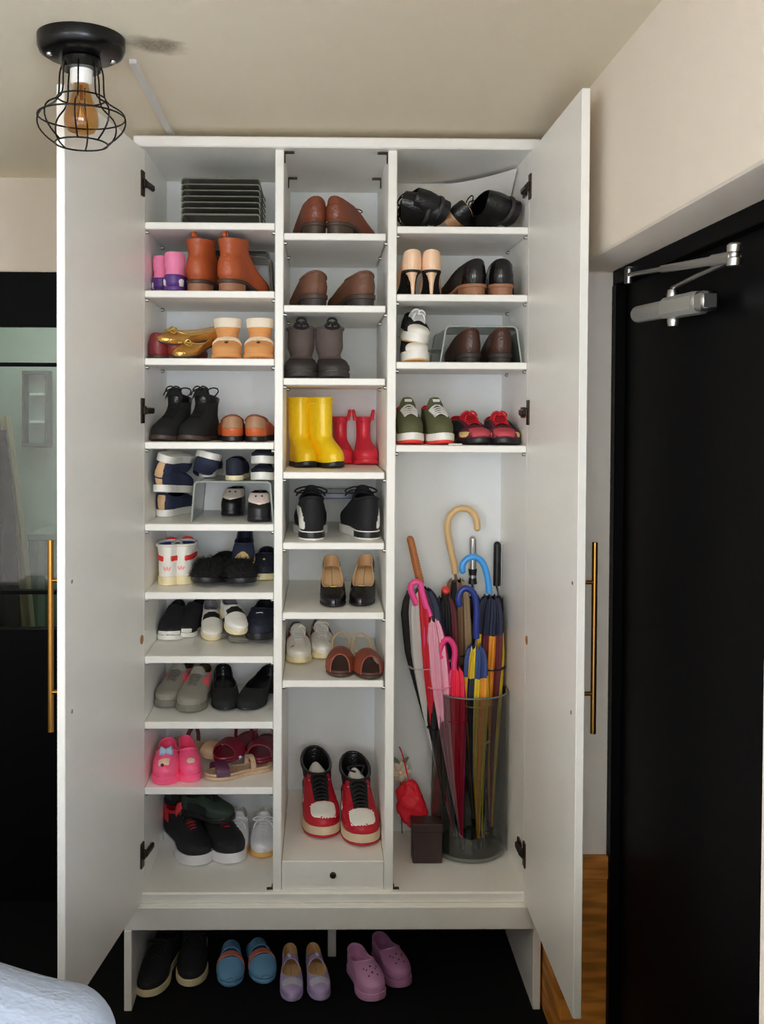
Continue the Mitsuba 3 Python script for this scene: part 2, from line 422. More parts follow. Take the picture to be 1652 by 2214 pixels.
# ------------------------------------------------------------------ the shoe cabinet
XL, XR = -0.4955, 0.4955                          # inner faces of its sides
DL0, DL1, DR0, DR1 = -0.1600, -0.1375, 0.1310, 0.1545
DEP, DEM = 0.365, 0.500                           # the middle column is deeper
ZTOP0, ZTOP1, ZF = 2.2235, 2.2515, 0.300
SHELF = dict(L=[2.0361, 1.8608, 1.6865, 1.4703, 1.2580, 1.0803, .9136, .7421, .5699], M=[2.0108, 1.8252, 1.6370, 1.3941, 1.2107, 1.0288, .8507], R=[2.0302, 1.8554, 1.6804, 1.4644])
COLX = dict(L=(XL, DL0), M=(DL1, DR0), R=(DR1, XR))
cab = thing('shoe_cabinet', 'tall white shoe cabinet with both doors open and rows of shelves', 'cabinet')
part(cab, 'top_panel', box(XL - .025, XR + .025, -.02, DEM + .002, ZTOP0, ZTOP1, .003), 'mat_white_laminate')
part(cab, 'bottom_panel', box(XL - .022, XR + .022, -.012, DEM + .002, ZF - .0285, ZF, .004), 'mat_white_laminate')
part(cab, 'side_panel', box(XL - .02, XL, 0, DEP + .012, ZF, ZTOP0), 'mat_white_laminate')
part(cab, 'side_panel', box(XR, XR + .02, 0, DEP + .012, ZF, ZTOP0), 'mat_white_laminate')
part(cab, 'divider', box(DL0, DL1, .001, DEM, ZF, ZTOP0, .002), 'mat_white_laminate')
part(cab, 'divider', box(DR0, DR1, .001, DEM, ZF, ZTOP0, .002), 'mat_white_laminate')
for x0, x1, d in ((XL, DL0, DEP), (DL1, DR0, DEM - .006), (DR1, XR, DEP)):
    part(cab, 'back_panel', box(x0, x1, d, d + .006, ZF, ZTOP0, .0005), 'mat_back_laminate')
pin = lathe([(0, -.004), (.005, -.004), (.005, .003), (.003, .005), (0, .005)], 12)
for c, zs in SHELF.items():
    x0, x1 = COLX[c]
    for z in zs:
        part(cab, 'shelf', box(x0 + .0008, x1 - .0008 - (.004 if c == 'M' else 0), .002, (DEM - .007 if c == 'M' else DEP - .001), z - .0185, z, .002), 'mat_white_laminate')
        for x, s in ((x0, 1), (x1, -1)):
            for y in (.022, .27):
                part(cab, 'shelf_pin', moved(pin, RT((x + s * .004, y, z - .0235), ry=90 * s)), 'mat_steel', 40)
# angle brackets under the top of the middle column, small brackets at the dividers' feet
for x, s in ((DL1, 1), (DR0, -1)):
    for y in (.014, .30):
        part(cab, 'bracket', join(box(*sorted((x, x + s * .026)), y, y + .016, ZTOP0 - .004, ZTOP0, .0008), box(*sorted((x, x + s * .003)), y, y + .016, ZTOP0 - .028, ZTOP0, .0008)), 'mat_dark_metal')
for x, s in ((DL0, -1), (DR1, 1)):
    part(cab, 'bracket', join(box(*sorted((x, x + s * .016)), .004, .014, ZF, ZF + .003, .0008), box(*sorted((x, x + s * .003)), .004, .014, ZF, ZF + .012, .0008)), 'mat_dark_metal')
# low box with a round lock in the middle column
ZB = .3763
bx = part(cab, 'drawer_box', join(box(DL1 + .001, DR0 - .001, .004, DEM - .008, ZB - .004, ZB, .002), box(DL1 + .001, DR0 - .001, .002, .016, ZF + .0005, ZB, .002)), 'mat_white_laminate')
kz = at(720, 1907, 0)
part(bx, 'lock', moved(lathe([(0, -.002), (.0075, -.002), (.0085, .004), (.006, .008), (.0035, .0085), (.003, .006), (0, .006)], 20), RT((kz[0], .002, (ZF + ZB) / 2 + .002), rx=90)), 'mat_dark_metal', 40)
# base frame under the cabinet
BX0, BX1 = -.541, .537
bs = part(cab, 'base_rail', box(BX0, BX1, -.03, -.012, .2110, ZF - .029, .002), 'mat_white_laminate')
part(cab, 'base_side', box(BX0, BX0 + .020, -.03, DEP, 0, .2110, .002), 'mat_white_laminate')
part(cab, 'base_side', box(BX1 - .020, BX1, -.03, DEP, 0, .2110, .002), 'mat_white_laminate')
sx = at(718, 2040, .2)[0]
part(cab, 'base_leg', box(sx - .012, sx + .012, .22, .244, 0, .252, .002), 'mat_white_laminate')
part(cab, 'base_floor', box(BX0, BX1, -.012, DEP, .252, ZF - .029, .001), 'mat_white_laminate')
# doors, hinged at the front edges of the sides and standing open
DW, DTH, DZ0, DZ1 = .513, .018, .2780, 2.2200
mat('plug', (160, 112, 70), 0.6)
HZ = [at(305, y, -.02)[2] for y in (396, 888, 1850)]
for s, hx, ang in ((-1, XL, 8.0), (1, XR, 0.0)):
    rz = 90 + ang if s < 0 else -90 - ang            # local x runs from the hinge to the free edge, local y to the outside
    c, n_ = math.cos(math.radians(90 + ang)), math.sin(math.radians(90 + ang))
    M = np.eye(4)
    M[:3, 0] = [s * math.sin(math.radians(ang)), -math.cos(math.radians(ang)), 0]
    M[:3, 1] = [s * math.cos(math.radians(ang)), math.sin(math.radians(ang)), 0]
    M[:3, 3] = [hx, -.0015, 0]
    dk = part(cab, 'door', moved(box(0, DW, 0, DTH, DZ0, DZ1, .0015), M), 'mat_white_laminate')
    h0, h1 = (at(1279, y, -DW)[2] for y in (1597, 1177))
    part(dk, 'handle', moved(join(tube([(DW - .035, DTH + .028, h0), (DW - .035, DTH + .028, h1)], .006, 14), *[tube([(DW - .035, DTH - .001, z), (DW - .035, DTH + .026, z)], .0045, 10) for z in (h0 + .085, h1 - .085)]), M), 'mat_brass', 40)
    for z in HZ:
        cup = join(box(.004, .028, -.004, .001, z - .032, z + .032, .001), box(.006, .020, -.010, -.003, z - .010, z + .012, .002))
        arm = box(-.048, .012, -.014, -.004, z - .008, z + .008, .003)
        plate = join(box(-.062, -.022, -.0055, .0005, z - .014, z + .014, .001))
        m = join(cup, arm) if ang else join(cup, arm, plate)
        part(dk, 'hinge', moved(m, M), 'mat_dark_metal')
    pz = at(303, 1383, -.02)[2]
    part(dk, 'hole_plug', moved(lathe([(0, -.001), (.011, -.001), (.012, .0006), (0, .0012)], 20), M @ RT((.018, -.0005, pz), rx=90)), 'mat_plug', 40)
    for z in (at(1232, 1252, -.43)[2], at(1226, 1525, -.43)[2]):
        part(dk, 'screw', moved(lathe([(0, -.001), (.004, -.001), (.0045, .001), (.0015, .0022), (0, .0014)], 12), M @ RT((DW - .035, -.0005, z), rx=90)), 'mat_steel', 40)

# loose white backing sheet that has come away in the top right compartment
u_, v_ = np.meshgrid(np.linspace(0, 1, 22), np.linspace(0, 1, 10), indexing='ij')
x = DR1 + .004 + u_ * (XR - DR1 - .008)
lift = smooth_u = np.clip((u_ - .25) / .75, 0, 1) ** 2
ztop = 2.205 - .10 * (1 - u_) ** 1.5 * 0
y = DEP - .004 - lift * (.03 + .19 * v_ ** 1.6)
z = 2.032 + v_ * (ZTOP0 - 2.040)
sheet = np.stack([x, y, z], -1)
mat('sheet', (236, 232, 226), 0.7)
fs = loft(sheet, closed=False)
bk = moved(fs, RT((0, .0015, 0)))
part(cab, 'loose_sheet', join(fs, tm(bk.vertices, bk.faces[:, ::-1])), 'mat_sheet', True)

# ------------------------------------------------------------------ ceiling lamp with its cage, cable duct
mat('lamp_black', (9, 8, 8), 0.28, spec=.35)
mat('ceramic', (236, 234, 226), 0.25)
scene['mat_amber'] = {'type': 'thindielectric', 'int_ior': 1.5, 'specular_transmittance': {'type': 'rgb', 'value': [0.80, 0.56, 0.27]}}
LX, LY = -0.506, -0.618
PR = .0835
lamp = thing('ceiling_lamp', 'black ceiling lamp with wire cage and amber filament bulb', 'lamp')
ML = RT((LX, LY, 0))
part(lamp, 'base_plate', moved(lathe([(0, CEIL - .040), (.030, CEIL - .040), (PR * .82, CEIL - .036), (PR * .95, CEIL - .029), (PR, CEIL - .018), (PR, CEIL - .0002), (0, CEIL - .0002)], 48), ML), 'mat_lamp_black', 40)
for a in (200, 20):
    part(lamp, 'screw', moved(lathe([(0, -.005), (.005, -.004), (.006, 0), (0, .001)], 12), RT((LX + .060 * math.cos(math.radians(a)), LY + .060 * math.sin(math.radians(a)), CEIL - .0365))), 'mat_steel', 40)
ZS = CEIL - .040
part(lamp, 'socket_collar', moved(lathe([(0, ZS - .022), (.037, ZS - .022), (.037, ZS - .002), (.028, ZS + .003), (0, ZS + .003)], 32), ML), 'mat_lamp_black', 40)
part(lamp, 'socket', moved(lathe([(0, ZS - .050), (.018, ZS - .050), (.021, ZS - .046), (.022, ZS - .02), (0, ZS - .02)], 32), ML), 'mat_ceramic', 40)
zb0 = ZS - .049
prof = [(.0, -.098), (.012, -.0975), (.025, -.091), (.0325, -.078), (.033, -.066), (.029, -.046), (.021, -.026), (.0155, -.012), (.0145, 0)]
part(lamp, 'bulb', moved(lathe([(r, zb0 + z) for r, z in prof], 40), ML), 'mat_amber', 60)
fil = [(.009 * math.cos(t * 2.0), .009 * math.sin(t * 2.0), zb0 - .035 - .035 * (math.sin(t * 5) * .5 + .5)) for t in np.linspace(0, math.pi, 50)]
part(lamp, 'filament', moved(join(tube(fil, .0008, 6), tube([(0, 0, zb0 + .0), (0, 0, zb0 - .03)], .003, 8)), ML), 'mat_brass', 40)
# cage: a neck of eight ribs that widens, a belt ring, then a basket; two close rings
NR, zc0 = 8, ZS - .012
ribp = [(.036, 0), (.042, -.03), (.043, -.055), (.046, -.066), (.080, -.092), (.084, -.112), (.074, -.132), (.050, -.152)]
for k in range(NR):
    a = 2 * math.pi * (k + .12) / NR
    part(lamp, 'cage_rib', moved(tube(curve([(r * math.cos(a), r * math.sin(a), zc0 + z) for r, z in ribp], 22), .0016, 6), ML), 'mat_lamp_black', 40)
for r, z in ((.0455, -.064), (.050, -.152), (.083, -.100)):
    s = np.linspace(0, 2 * math.pi, 40, endpoint=False)
    part(lamp, 'cage_ring', moved(tube(np.stack([r * np.cos(s), r * np.sin(s), s * 0 + zc0 + z], 1), .0016, 6, closed=True), ML), 'mat_lamp_black', 40)
c0, c1 = at_z(287, 128, CEIL), at_z(372, 290, CEIL)
dv = (c1 - c0) / np.linalg.norm(c1 - c0)
pd = np.array([-dv[1], dv[0], 0]) * .0075
c1 = c0 + dv * 1.0
cd = [(c0 + pd)[:2], (c0 - pd)[:2], (c1 - pd)[:2], (c1 + pd)[:2]]
mat('duct', (205, 202, 198), 0.5)
single('cable_duct', extrude(cd, .009, 'z', CEIL - .009), 'mat_duct', 'thin white cable duct on the ceiling running from the lamp to the cabinet', 'cable duct')

# ------------------------------------------------------------------ shoe builder
N, MR = 56, 26                                    # points round a shoe, rings up its upper


def foot(t, p=2.4, heel=.70, waist=.70):
    """Half width of a sole along its length, 1 at the ball."""
    t = np.asarray(t, float)
    mid = PchipInterpolator([0, .16, .42, .70, 1], [heel, heel, waist, 1, 1])(t)
    h = np.sqrt(np.clip(1 - ((.16 - np.minimum(t, .16)) / .16) ** 2, 0, 1))
    q = np.clip((t - .66) / .34, 0, 1)
    return mid * h * (1 - q ** p) ** (1 / 1.9)


def ring(yh, yt, hw, z, b=0.0, p=2.4, n=N, heel=.70, waist=.70, shift=0.0):
    s = np.linspace(0, 2 * np.pi, n, endpoint=False)
    t = (1 - np.cos(s)) / 2
    e = 2 * np.sqrt(np.clip(t * (1 - t), 0, 1))
    w = (1 - b) * foot(t, p, heel, waist) + b * e ** .9
    x = np.sign(np.sin(s)) * hw * w + shift * np.sin(np.pi * np.clip(t, 0, 1)) ** 2
    y = yh + (yt - yh) * t
    return np.stack([x, y, z(t) if callable(z) else np.full(n, z)], 1)


KIND = {  # rows: (height, heel end, toe end, half width, roundness); heights in parts of the collar's, lengths in parts of the shoe's
    'low': [(0, .02, .985, .94, 0), (.20, .005, .985, 1.0, 0), (.38, 0, .94, 1.0, .05), (.56, 0, .83, .94, .2), (.76, .005, .66, .84, .45), (.91, .01, .55, .76, .75), (1, .015, .48, .70, 1)],
    'runner': [(0, .02, .985, .94, 0), (.18, .005, .985, 1.0, 0), (.34, 0, .93, .98, .05), (.50, -.005, .80, .90, .25), (.72, -.01, .63, .80, .5), (.90, .0, .50, .72, .8), (1, .01, .43, .66, 1)],
    'slip': [(0, .02, .985, .94, 0), (.30, .005, .98, 1.0, 0), (.55, 0, .92, .97, .02), (.78, .005, .80, .90, .1), (1, .015, .64, .80, .35)],
    'pump': [(0, .015, .99, .92, 0), (.32, .0, .98, .98, 0), (.58, 0, .93, .95, 0), (.80, .0, .84, .90, 0), (1.0, .005, .74, .84, .06)],
}


def boot_rows(H, hf, yt, w, top_w=None, flare=0.0):
    k = hf / H
    return [(0, .02, .985, .94, 0), (.18 * k, .005, .985, 1.0, 0), (.38 * k, 0, .94, 1.0, .05), (.60 * k, 0, .82, .92, .2), (.82 * k, .01, .66, .80, .5), (1.0 * k, .02, .56, .74, .85),
            (k + (1 - k) * .35, .02, yt + .02, w, 1), (k + (1 - k) * .7, .01, yt, w, 1), (1, .0 - flare, yt + flare, top_w or w, 1)]


class Shoe:
    """A shoe in its own frame: heel at y = 0, toe at y = L, ground at z = 0. parts: [name, mesh, material, smooth, parent or None, label]."""

    def __init__(s, L, W, H, rows='low', p=2.4, sole_t=.022, heel_h=0.0, dip=.012, slope=0.0, spring=.006, crush=0.0, waist=.70, heel=.70):
        s.L, s.W, s.H, s.p, s.st, s.hh, s.spring, s.crush, s.waist, s.heel = L, W / 2, H, p, sole_t, heel_h, spring, crush, waist, heel
        s.parts = []
        rows = KIND[rows] if isinstance(rows, str) else rows
        R = np.array(rows, float)
        c = PchipInterpolator(R[:, 0], R[:, 1:])
        # rings closer where the toe end changes fast
        u = np.linspace(0, 1, 200)
        d = np.abs(np.gradient(c(u)[:, 1])) * L + np.gradient(u) * H
        cu = np.r_[0, np.cumsum(d)[:-1]]
        ks = np.interp(np.linspace(0, cu[-1], MR), cu, u)
        ks[-1] = 1
        s.ks, s.c = ks, c
        rings = []
        for k in ks:
            yh, yt, hw, b = c(k)
            rings.append(ring(yh * L, yt * L, hw * s.W, lambda t, k=k: sole_t + k * H + k ** 3 * (-dip * 4 * t * (1 - t) + slope * (t - .5)), b, p, waist=waist, heel=heel))
        s.rings = np.array(rings)
        s.top = s.rings[-1]

    # deformation that lifts the heel, springs the toe
    def bend(s, v):
        v = np.array(v, float)
        t = v[:, 1] / s.L
        q = np.clip((t - .24) / .44, 0, 1)
        v[:, 2] += s.hh * (1 - q * q * (3 - 2 * q)) + s.spring * np.clip((t - .72) / .28, 0, 1) ** 2
        return v

    def add(s, name, mesh, m, smooth=40, parent=None, label=None, bend=True):
        if bend:
            mesh = tm(s.bend(mesh.vertices), mesh.faces)
        s.parts.append([name, mesh, m, smooth, parent, label])
        return s

    def upper(s, m, name='upper', noise_amp=0.0, seed=0):
        mesh = loft(np.concatenate([[s.rings[0] * [.02, 1, 1], s.rings[0] * [.6, 1, 1]], s.rings]))
        if noise_amp:
            v = np.array(mesh.vertices)
            v += (meshkit.fbm(v * 60 + seed)[:, None] - .5) * noise_amp * mesh.vertex_normals
            mesh = tm(v, mesh.faces)
        s.base = mesh
        return s.add(name, mesh, m)

    def ztop(s, y):
        """Height of the upper's ridge at y."""
        yt = s.rings[:, :, 1].max(1)
        zz = np.array([r[np.argmax(r[:, 1])][2] for r in s.rings])
        o = np.argsort(yt)
        return float(np.interp(y, yt[o], zz[o]))

    def lining(s, m, insole=None, floor=.10):
        """The inside: the upper's rings a little smaller, from the collar down to the insole."""
        def inset(r0, d, dz=0.0):
            r = r0.copy()
            cy = (r0[:, 1].max() + r0[:, 1].min()) / 2
            r[:, 0] *= max(1 - d / max(abs(r0[:, 0]).max(), 1e-6), .05)
            yl = (r0[:, 1].max() - r0[:, 1].min()) / 2
            r[:, 1] = cy + (r[:, 1] - cy) * (1 - d / yl)
            r[:, 2] += dz
            return r
        rr = [s.top, inset(s.top, .0012, .0012), inset(s.top, .0028, .0006)]
        for k, r in list(zip(s.ks, s.rings))[-2::-1]:
            if k < floor:
                break
            rr.append(inset(r, .0034))
        s.add('lining', loft(rr), m)
        f = rr[-1].copy()
        f[:, 2] += .0006
        return s.add('insole', loft([f, f * [.6, 1, 1] + [0, 0, .0004], f * [.02, 1, 1] + [0, 0, .0006]]), insole or m)

    def sole(s, m, t=None, z0=0.0, over=.003, name='sole', y0=0.0, y1=1.0, round_=.003, label=None):
        t = t or s.st
        yh, yt, hw, b = s.c(.12)
        def rg(d, z):
            r = ring(yh * s.L - over - d, yt * s.L + over + d, hw * s.W + over + d, z, 0, s.p, waist=s.waist, heel=s.heel)
            if y1 < 1:
                wd = foot(y1, s.p, s.heel, s.waist) * s.W + over
                r[:, 0] = np.where(r[:, 1] > y1 * s.L, np.clip(r[:, 0], -wd, wd), r[:, 0])
                r[:, 1] = np.minimum(r[:, 1], y1 * s.L)
            return r
        rr = [rg(-round_, z0), rg(-round_ * .3, z0 + round_ * .3), rg(0, z0 + round_), rg(0, z0 + t - .002), rg(-.001, z0 + t), rg(-.006, z0 + t)]
        rr = [rr[0] * [.02, 1, 1]] + rr + [rr[-1] * [.02, 1, 1]]
        return s.add(name, loft(rr), m, 35, label=label)

    def block_heel(s, m, h, frac=.27, taper=.0, name='heel'):
        """A block under the heel; its foot stands on the ground."""
        yh, yt, hw, b = s.c(.05)
        s_ = np.linspace(0, 2 * np.pi, 28, endpoint=False)
        r = ring(yh * s.L, yt * s.L, hw * s.W, 0, 0, s.p, waist=s.waist, heel=s.heel)
        keep = []
        for zz, k in ((-h, 1 - taper), (-h * .5, 1 - taper * .6), (.004, 1)):
            q = r.copy()
            wd = float(foot(frac, s.p, s.heel, s.waist)) * hw * s.W
            q[:, 0] = np.where(q[:, 1] > frac * s.L, np.clip(q[:, 0], -wd, wd), q[:, 0])
            q[:, 1] = np.minimum(q[:, 1], frac * s.L)
            q[:, 0] *= k
            q[:, 1] = frac * s.L * .3 + (q[:, 1] - frac * s.L * .3) * k
            q[:, 2] = zz
            keep.append(q)
        return s.add(name, loft(keep, True, True), m, 35)

    def stiletto(s, m, r=.0045):
        h = s.hh + .004
        rr = []
        a = np.linspace(0, 2 * np.pi, 20, endpoint=False)
        for k, q in ((0, .0), (.1, .03), (.5, .2), (.8, .55), (1, 1)):
            w = r + (s.W * .56 - r) * q ** 1.1
            d = r + (.16 * s.L - r) * q ** 1.3
            rr.append(np.stack([w * np.cos(a), .012 + d * (1 + np.sin(a)) * .9 - .004, np.full(20, -s.hh + h * k)], 1))
        return s.add('heel', loft(rr, True, True), m, 45)

    def patch(s, name, pred, m, off=.0012, label=None, parent='upper'):
        """The faces of the upper that pred(t, u, v) picks (t along, u across -1..1, v up 0..1), raised a little and closed at the rim."""
        b = s.base
        c = b.triangles_center
        t, u, v = c[:, 1] / s.L, c[:, 0] / s.W, (c[:, 2] - s.st) / s.H
        hit = pred(t, u, v) & (b.face_normals[:, 2] > -.75)
        adj = b.face_adjacency
        adj = adj[hit[adj].all(1)]
        nv = b.vertex_normals
        for sel in trimesh.graph.connected_components(adj, nodes=np.where(hit)[0], min_len=6):
            f = b.faces[sel]
            ids = np.unique(f)
            mp = -np.ones(len(b.vertices), int)
            mp[ids] = np.arange(len(ids))
            vo, vb = b.vertices[ids] + nv[ids] * off, b.vertices[ids] - nv[ids] * .0004
            f2 = mp[f]
            e = np.vstack([f2[:, [0, 1]], f2[:, [1, 2]], f2[:, [2, 0]]])
            key = {tuple(x) for x in e}
            bd = np.array([x for x in e if (x[1], x[0]) not in key])
            if not len(bd):
                continue
            # the stepped outline is eased by moving rim points towards their rim neighbours
            nb = {}
            for p, q in bd:
                nb.setdefault(p, []).append(q)
                nb.setdefault(q, []).append(p)
            for _ in range(9):
                w = vo.copy()
                for p, qs in nb.items():
                    w[p] = .4 * vo[p] + .6 * np.mean([vo[q] for q in qs], 0)
                vo = w
            n = len(ids)
            side = np.vstack([np.stack([bd[:, 1], bd[:, 0], bd[:, 0] + n], 1), np.stack([bd[:, 1], bd[:, 0] + n, bd[:, 1] + n], 1)])
            s.add(name, tm(np.vstack([vo, vb]), np.vstack([f2, side])), m, 50, parent, label)
        return s

    def surf(s, x, y, off=.002):
        """A point on the upper over (x, y), by looking down."""
        z = s.ztop(y)
        yt = s.rings[:, :, 1].max(1)
        # half width of the upper at this y per ring gives a rounded section
        zs, ws = [], []
        for r in s.rings:
            if r[:, 1].max() >= y >= r[:, 1].min():
                q = r[r[:, 0] >= 0]
                o = np.argsort(q[:, 1])
                ws.append(np.interp(y, q[o, 1], q[o, 0]))
                zs.append(np.interp(y, q[o, 1], q[o, 2]))
        if not zs:
            return np.array([x, y, z + off])
        zs, ws = np.array(zs), np.array(ws)
        if abs(x) <= ws[-1]:
            zz = z if y > s.top[:, 1].max() - .002 else zs[-1]
        else:
            zz = np.interp(-abs(x), -ws, zs)
        return np.array([x, y, max(zz, 0) + off])

    def laces(s, m, n=5, t0=.50, t1=.70, w=.016, r=.0022, bow=True, flat=.6, loops=.03, parent=None):
        ms = []
        ys = np.linspace(t0, t1, n) * s.L
        for i, y in enumerate(ys):
            ww = w * (1 + .25 * (1 - i / max(n - 1, 1)))
            y2 = y + (ys[1] - ys[0]) * .55 if n > 1 else y
            for a, b in (((-ww, y), (ww, y2)), ((ww, y), (-ww, y2))):
                pts = [s.surf(a[0] + (b[0] - a[0]) * k, a[1] + (b[1] - a[1]) * k, .003 + .003 * math.sin(math.pi * k)) for k in np.linspace(0, 1, 6)]
                ms.append(tube(pts, r, 6, flat=flat))
        if bow:
            p0 = s.surf(0, ys[0] + .004, .006)
            for sg in (-1, 1):
                ms.append(tube(curve([p0, p0 + [sg * loops * .6, .004, .012], p0 + [sg * loops, .0, .002], p0 + [sg * loops * .55, -.004, -.002], p0], 16), r * .9, 6))
                ms.append(tube(curve([p0, p0 + [sg * loops * .5, .012, .004], p0 + [sg * loops * .9, .022, -.012]], 10), r * .9, 6))
        return s.add('laces', join(*ms), m, 60, parent)

    def tongue(s, m, length=.05, w=.030, lean=.45, label=None, name='tongue', th=.005, y=None):
        yt = s.top[:, 1].max() if y is None else y * s.L
        z = s.ztop(yt)
        u, v = np.meshgrid(np.linspace(-1, 1, 9), np.linspace(0, 1, 8), indexing='ij')
        k = 1 - .25 * v ** 3 * np.abs(u)
        px = u * w * k
        py = yt + .010 - v * length * lean - .25 * w * u ** 2 * 1.0
        pz = z - .006 + v * length - .3 * w * u ** 2 - .004 * (np.abs(u) > .9)
        f = loft(np.stack([px, py, pz], -1), closed=False)
        g = loft(np.stack([px, py - th, pz + th * .2], -1), closed=False)
        rim = np.stack([np.r_[px[:, -1]], np.r_[py[:, -1]], np.r_[pz[:, -1]]], 1)
        rim2 = rim + [0, -th, th * .2]
        return s.add(name, join(f, tm(g.vertices, g.faces[:, ::-1]), loft([rim, rim2], closed=False)), m, 60, None, label)

    def trim(s, m, r=.003, name='collar', parent='upper'):
        q = s.top + [0, 0, .0005]
        return s.add(name, tube(q, r, 8, closed=True), m, 60, parent)

    def strap(s, m, t, w=.018, th=.003, lift=.0, u0=-1.02, u1=1.02, name='strap', label=None, skew=0.0):
        """A band over the upper at t of the length."""
        y = t * s.L
        rows = []
        for u in np.linspace(u0, u1, 15):
            p = [s.surf(u * s.W, y + dy + skew * u, th + lift * (1 - u * u)) for dy in (-w / 2, w / 2)]
            rows.append(p)
        R = np.array(rows)
        out = loft(R, closed=False)
        inn = R - [0, 0, th]
        m2 = loft(inn, closed=False)
        sides = join(loft(np.stack([R[:, 0], inn[:, 0]], 1), closed=False), loft(np.stack([inn[:, 1], R[:, 1]], 1), closed=False))
        return s.add(name, join(out, tm(m2.vertices, m2.faces[:, ::-1]), sides), m, 50, None, label)

    def footbed(s, m, t, name='sole', over=0.0, z0=0.0, label=None, lip=.003):
        hw = s.W + over
        rg = lambda d, z: ring(-over - d, s.L + over + d, hw + d, z, 0, s.p, waist=s.waist, heel=s.heel)
        rr = [rg(-.003, z0), rg(0, z0 + .003), rg(0, z0 + t - .003), rg(-.002, z0 + t), rg(-.006, z0 + t - lip), rg(-.02, z0 + t - lip)]
        return s.add(name, loft(rr, True, True), m, 40, None, label)

    def arch(s, m, t0, t1, h, w=1.0, th=.003, name='strap', z0=None, label=None, skew=0.0, open_=.0):
        """A band that bridges the footbed from side to side between t0 and t1 of the length."""
        z0 = s.st if z0 is None else z0
        ts = np.linspace(t0, t1, 7)
        a = np.linspace(0, np.pi, 19)
        R, Q = [], []
        for i, t in enumerate(ts):
            wd = foot(t, s.p) * s.W * w
            k = i / 6
            hh = h * (1 - open_ * k)
            x = -np.cos(a) * (wd + .002)
            z = z0 - .004 + hh * np.sin(a) ** .7
            y = t * s.L + skew * np.cos(a)
            R.append(np.stack([x, y, z], 1))
            Q.append(np.stack([-np.cos(a) * (wd + .002 - th), y, z - th], 1))
        R, Q = np.array(R), np.array(Q)
        o, i_ = loft(R, closed=False), loft(Q, closed=False)
        rim = [loft(np.stack([R[0], Q[0]], 0), closed=False), loft(np.stack([Q[-1], R[-1]], 0), closed=False)]
        o = tm(o.vertices, o.faces[:, ::-1])
        return s.add(name, join(o, i_, *rim), m, 50, None, label)


DBG = []


def put(sh, name, label, cat, group, x0, x1, py, z, Yf, face='heel', yaw=0.0, pitch=0.0, roll=0.0, mirror=False, xc=None):
    """Stands a shoe on height z with its front end at depth Yf; x0, x1: where it was measured from side to side in the photograph at row py."""
    S = np.diag([-1.0 if mirror else 1.0, 1, 1, 1])
    r = trimesh.transformations.euler_matrix
    A = r(0, 0, math.radians(yaw + (180 if face == 'toe' else 0))) @ r(math.radians(pitch), 0, 0) @ r(0, math.radians(roll), 0) @ S
    if Yf > 1:                                       # a row of the photograph: where it meets what it stands on
        Yf = at_z((x0 + x1) / 2 if x1 else to_px([xc, .1, z])[0], Yf, z)[1]
    V = np.vstack([trimesh.transform_points(q[1].vertices, A) for q in sh.parts])
    lo, hi = V.min(0), V.max(0)
    c = (lo + hi) / 2
    X = at((x0 + x1) / 2, py, Yf + .03)[0] if xc is None else xc
    base = V - [c[0], lo[1], lo[2]]
    if xc is None:                                   # the middle between its two sides, as the photograph shows it
        for _ in range(3):
            q = to_px(base + [X, Yf, z])[:, 0]
            X += ((x0 + x1) / 2 - (q.min() + q.max()) / 2) * (Yf - EYE[1]) / FOC
    hw_ = (hi[0] - lo[0]) / 2
    if z > .2:                                       # stay inside the compartment
        col = next((q for q in COLX.values() if q[0] < X < q[1]), None)
        if col and 2 * hw_ < col[1] - col[0]:
            X = min(max(X, col[0] + hw_ + .001), col[1] - hw_ - .001)
        Yf = max(min(Yf, (DEM - .008 if col == COLX['M'] else DEP - .002) - (hi[1] - lo[1])), .002)
    A[:3, 3] = [X - c[0], Yf - lo[1], z - lo[2] + .0006]
    DBG.append((label, x0, x1, to_px(base + [X, Yf, z]), base + [X, Yf, z]))
    key = thing(name, label, cat, group)
    made = {}
    for nm, mesh, m, sm, par, lab in sh.parts:
        k = part(made.get(par, key), nm, moved(mesh, A), m, sm, None, lab, 'stuff' if nm == 'fluff' else None)
        made.setdefault(nm, k)
    return key, A


def pair(sh, name, what, where, cat, a, b, z, face='heel', py=None, **kw):
    """Two shoes of a pair. a, b: dicts or tuples (x0, x1, Yf, yaw); what describes the shoe, where tells the shelf."""
    g = f'pair: {what}'
    out = []
    for i, q in enumerate((a, b)):
        q = dict(zip(('x0', 'x1', 'Yf', 'yaw'), q)) if isinstance(q, tuple) else dict(q)
        side = q.pop('side', ('left-hand', 'right-hand')[i])
        zz = q.pop('z', z)
        o = {**kw, **q}
        mir = o.pop('mirror', i == 1)
        out.append(put(o.pop('sh', sh), name, f'{side} {what}, {where}', cat, g, o.pop('x0'), o.pop('x1'), py, zz, o.pop('Yf'), o.pop('face', face), o.pop('yaw', 0.0), mirror=mir, **o))
    return out

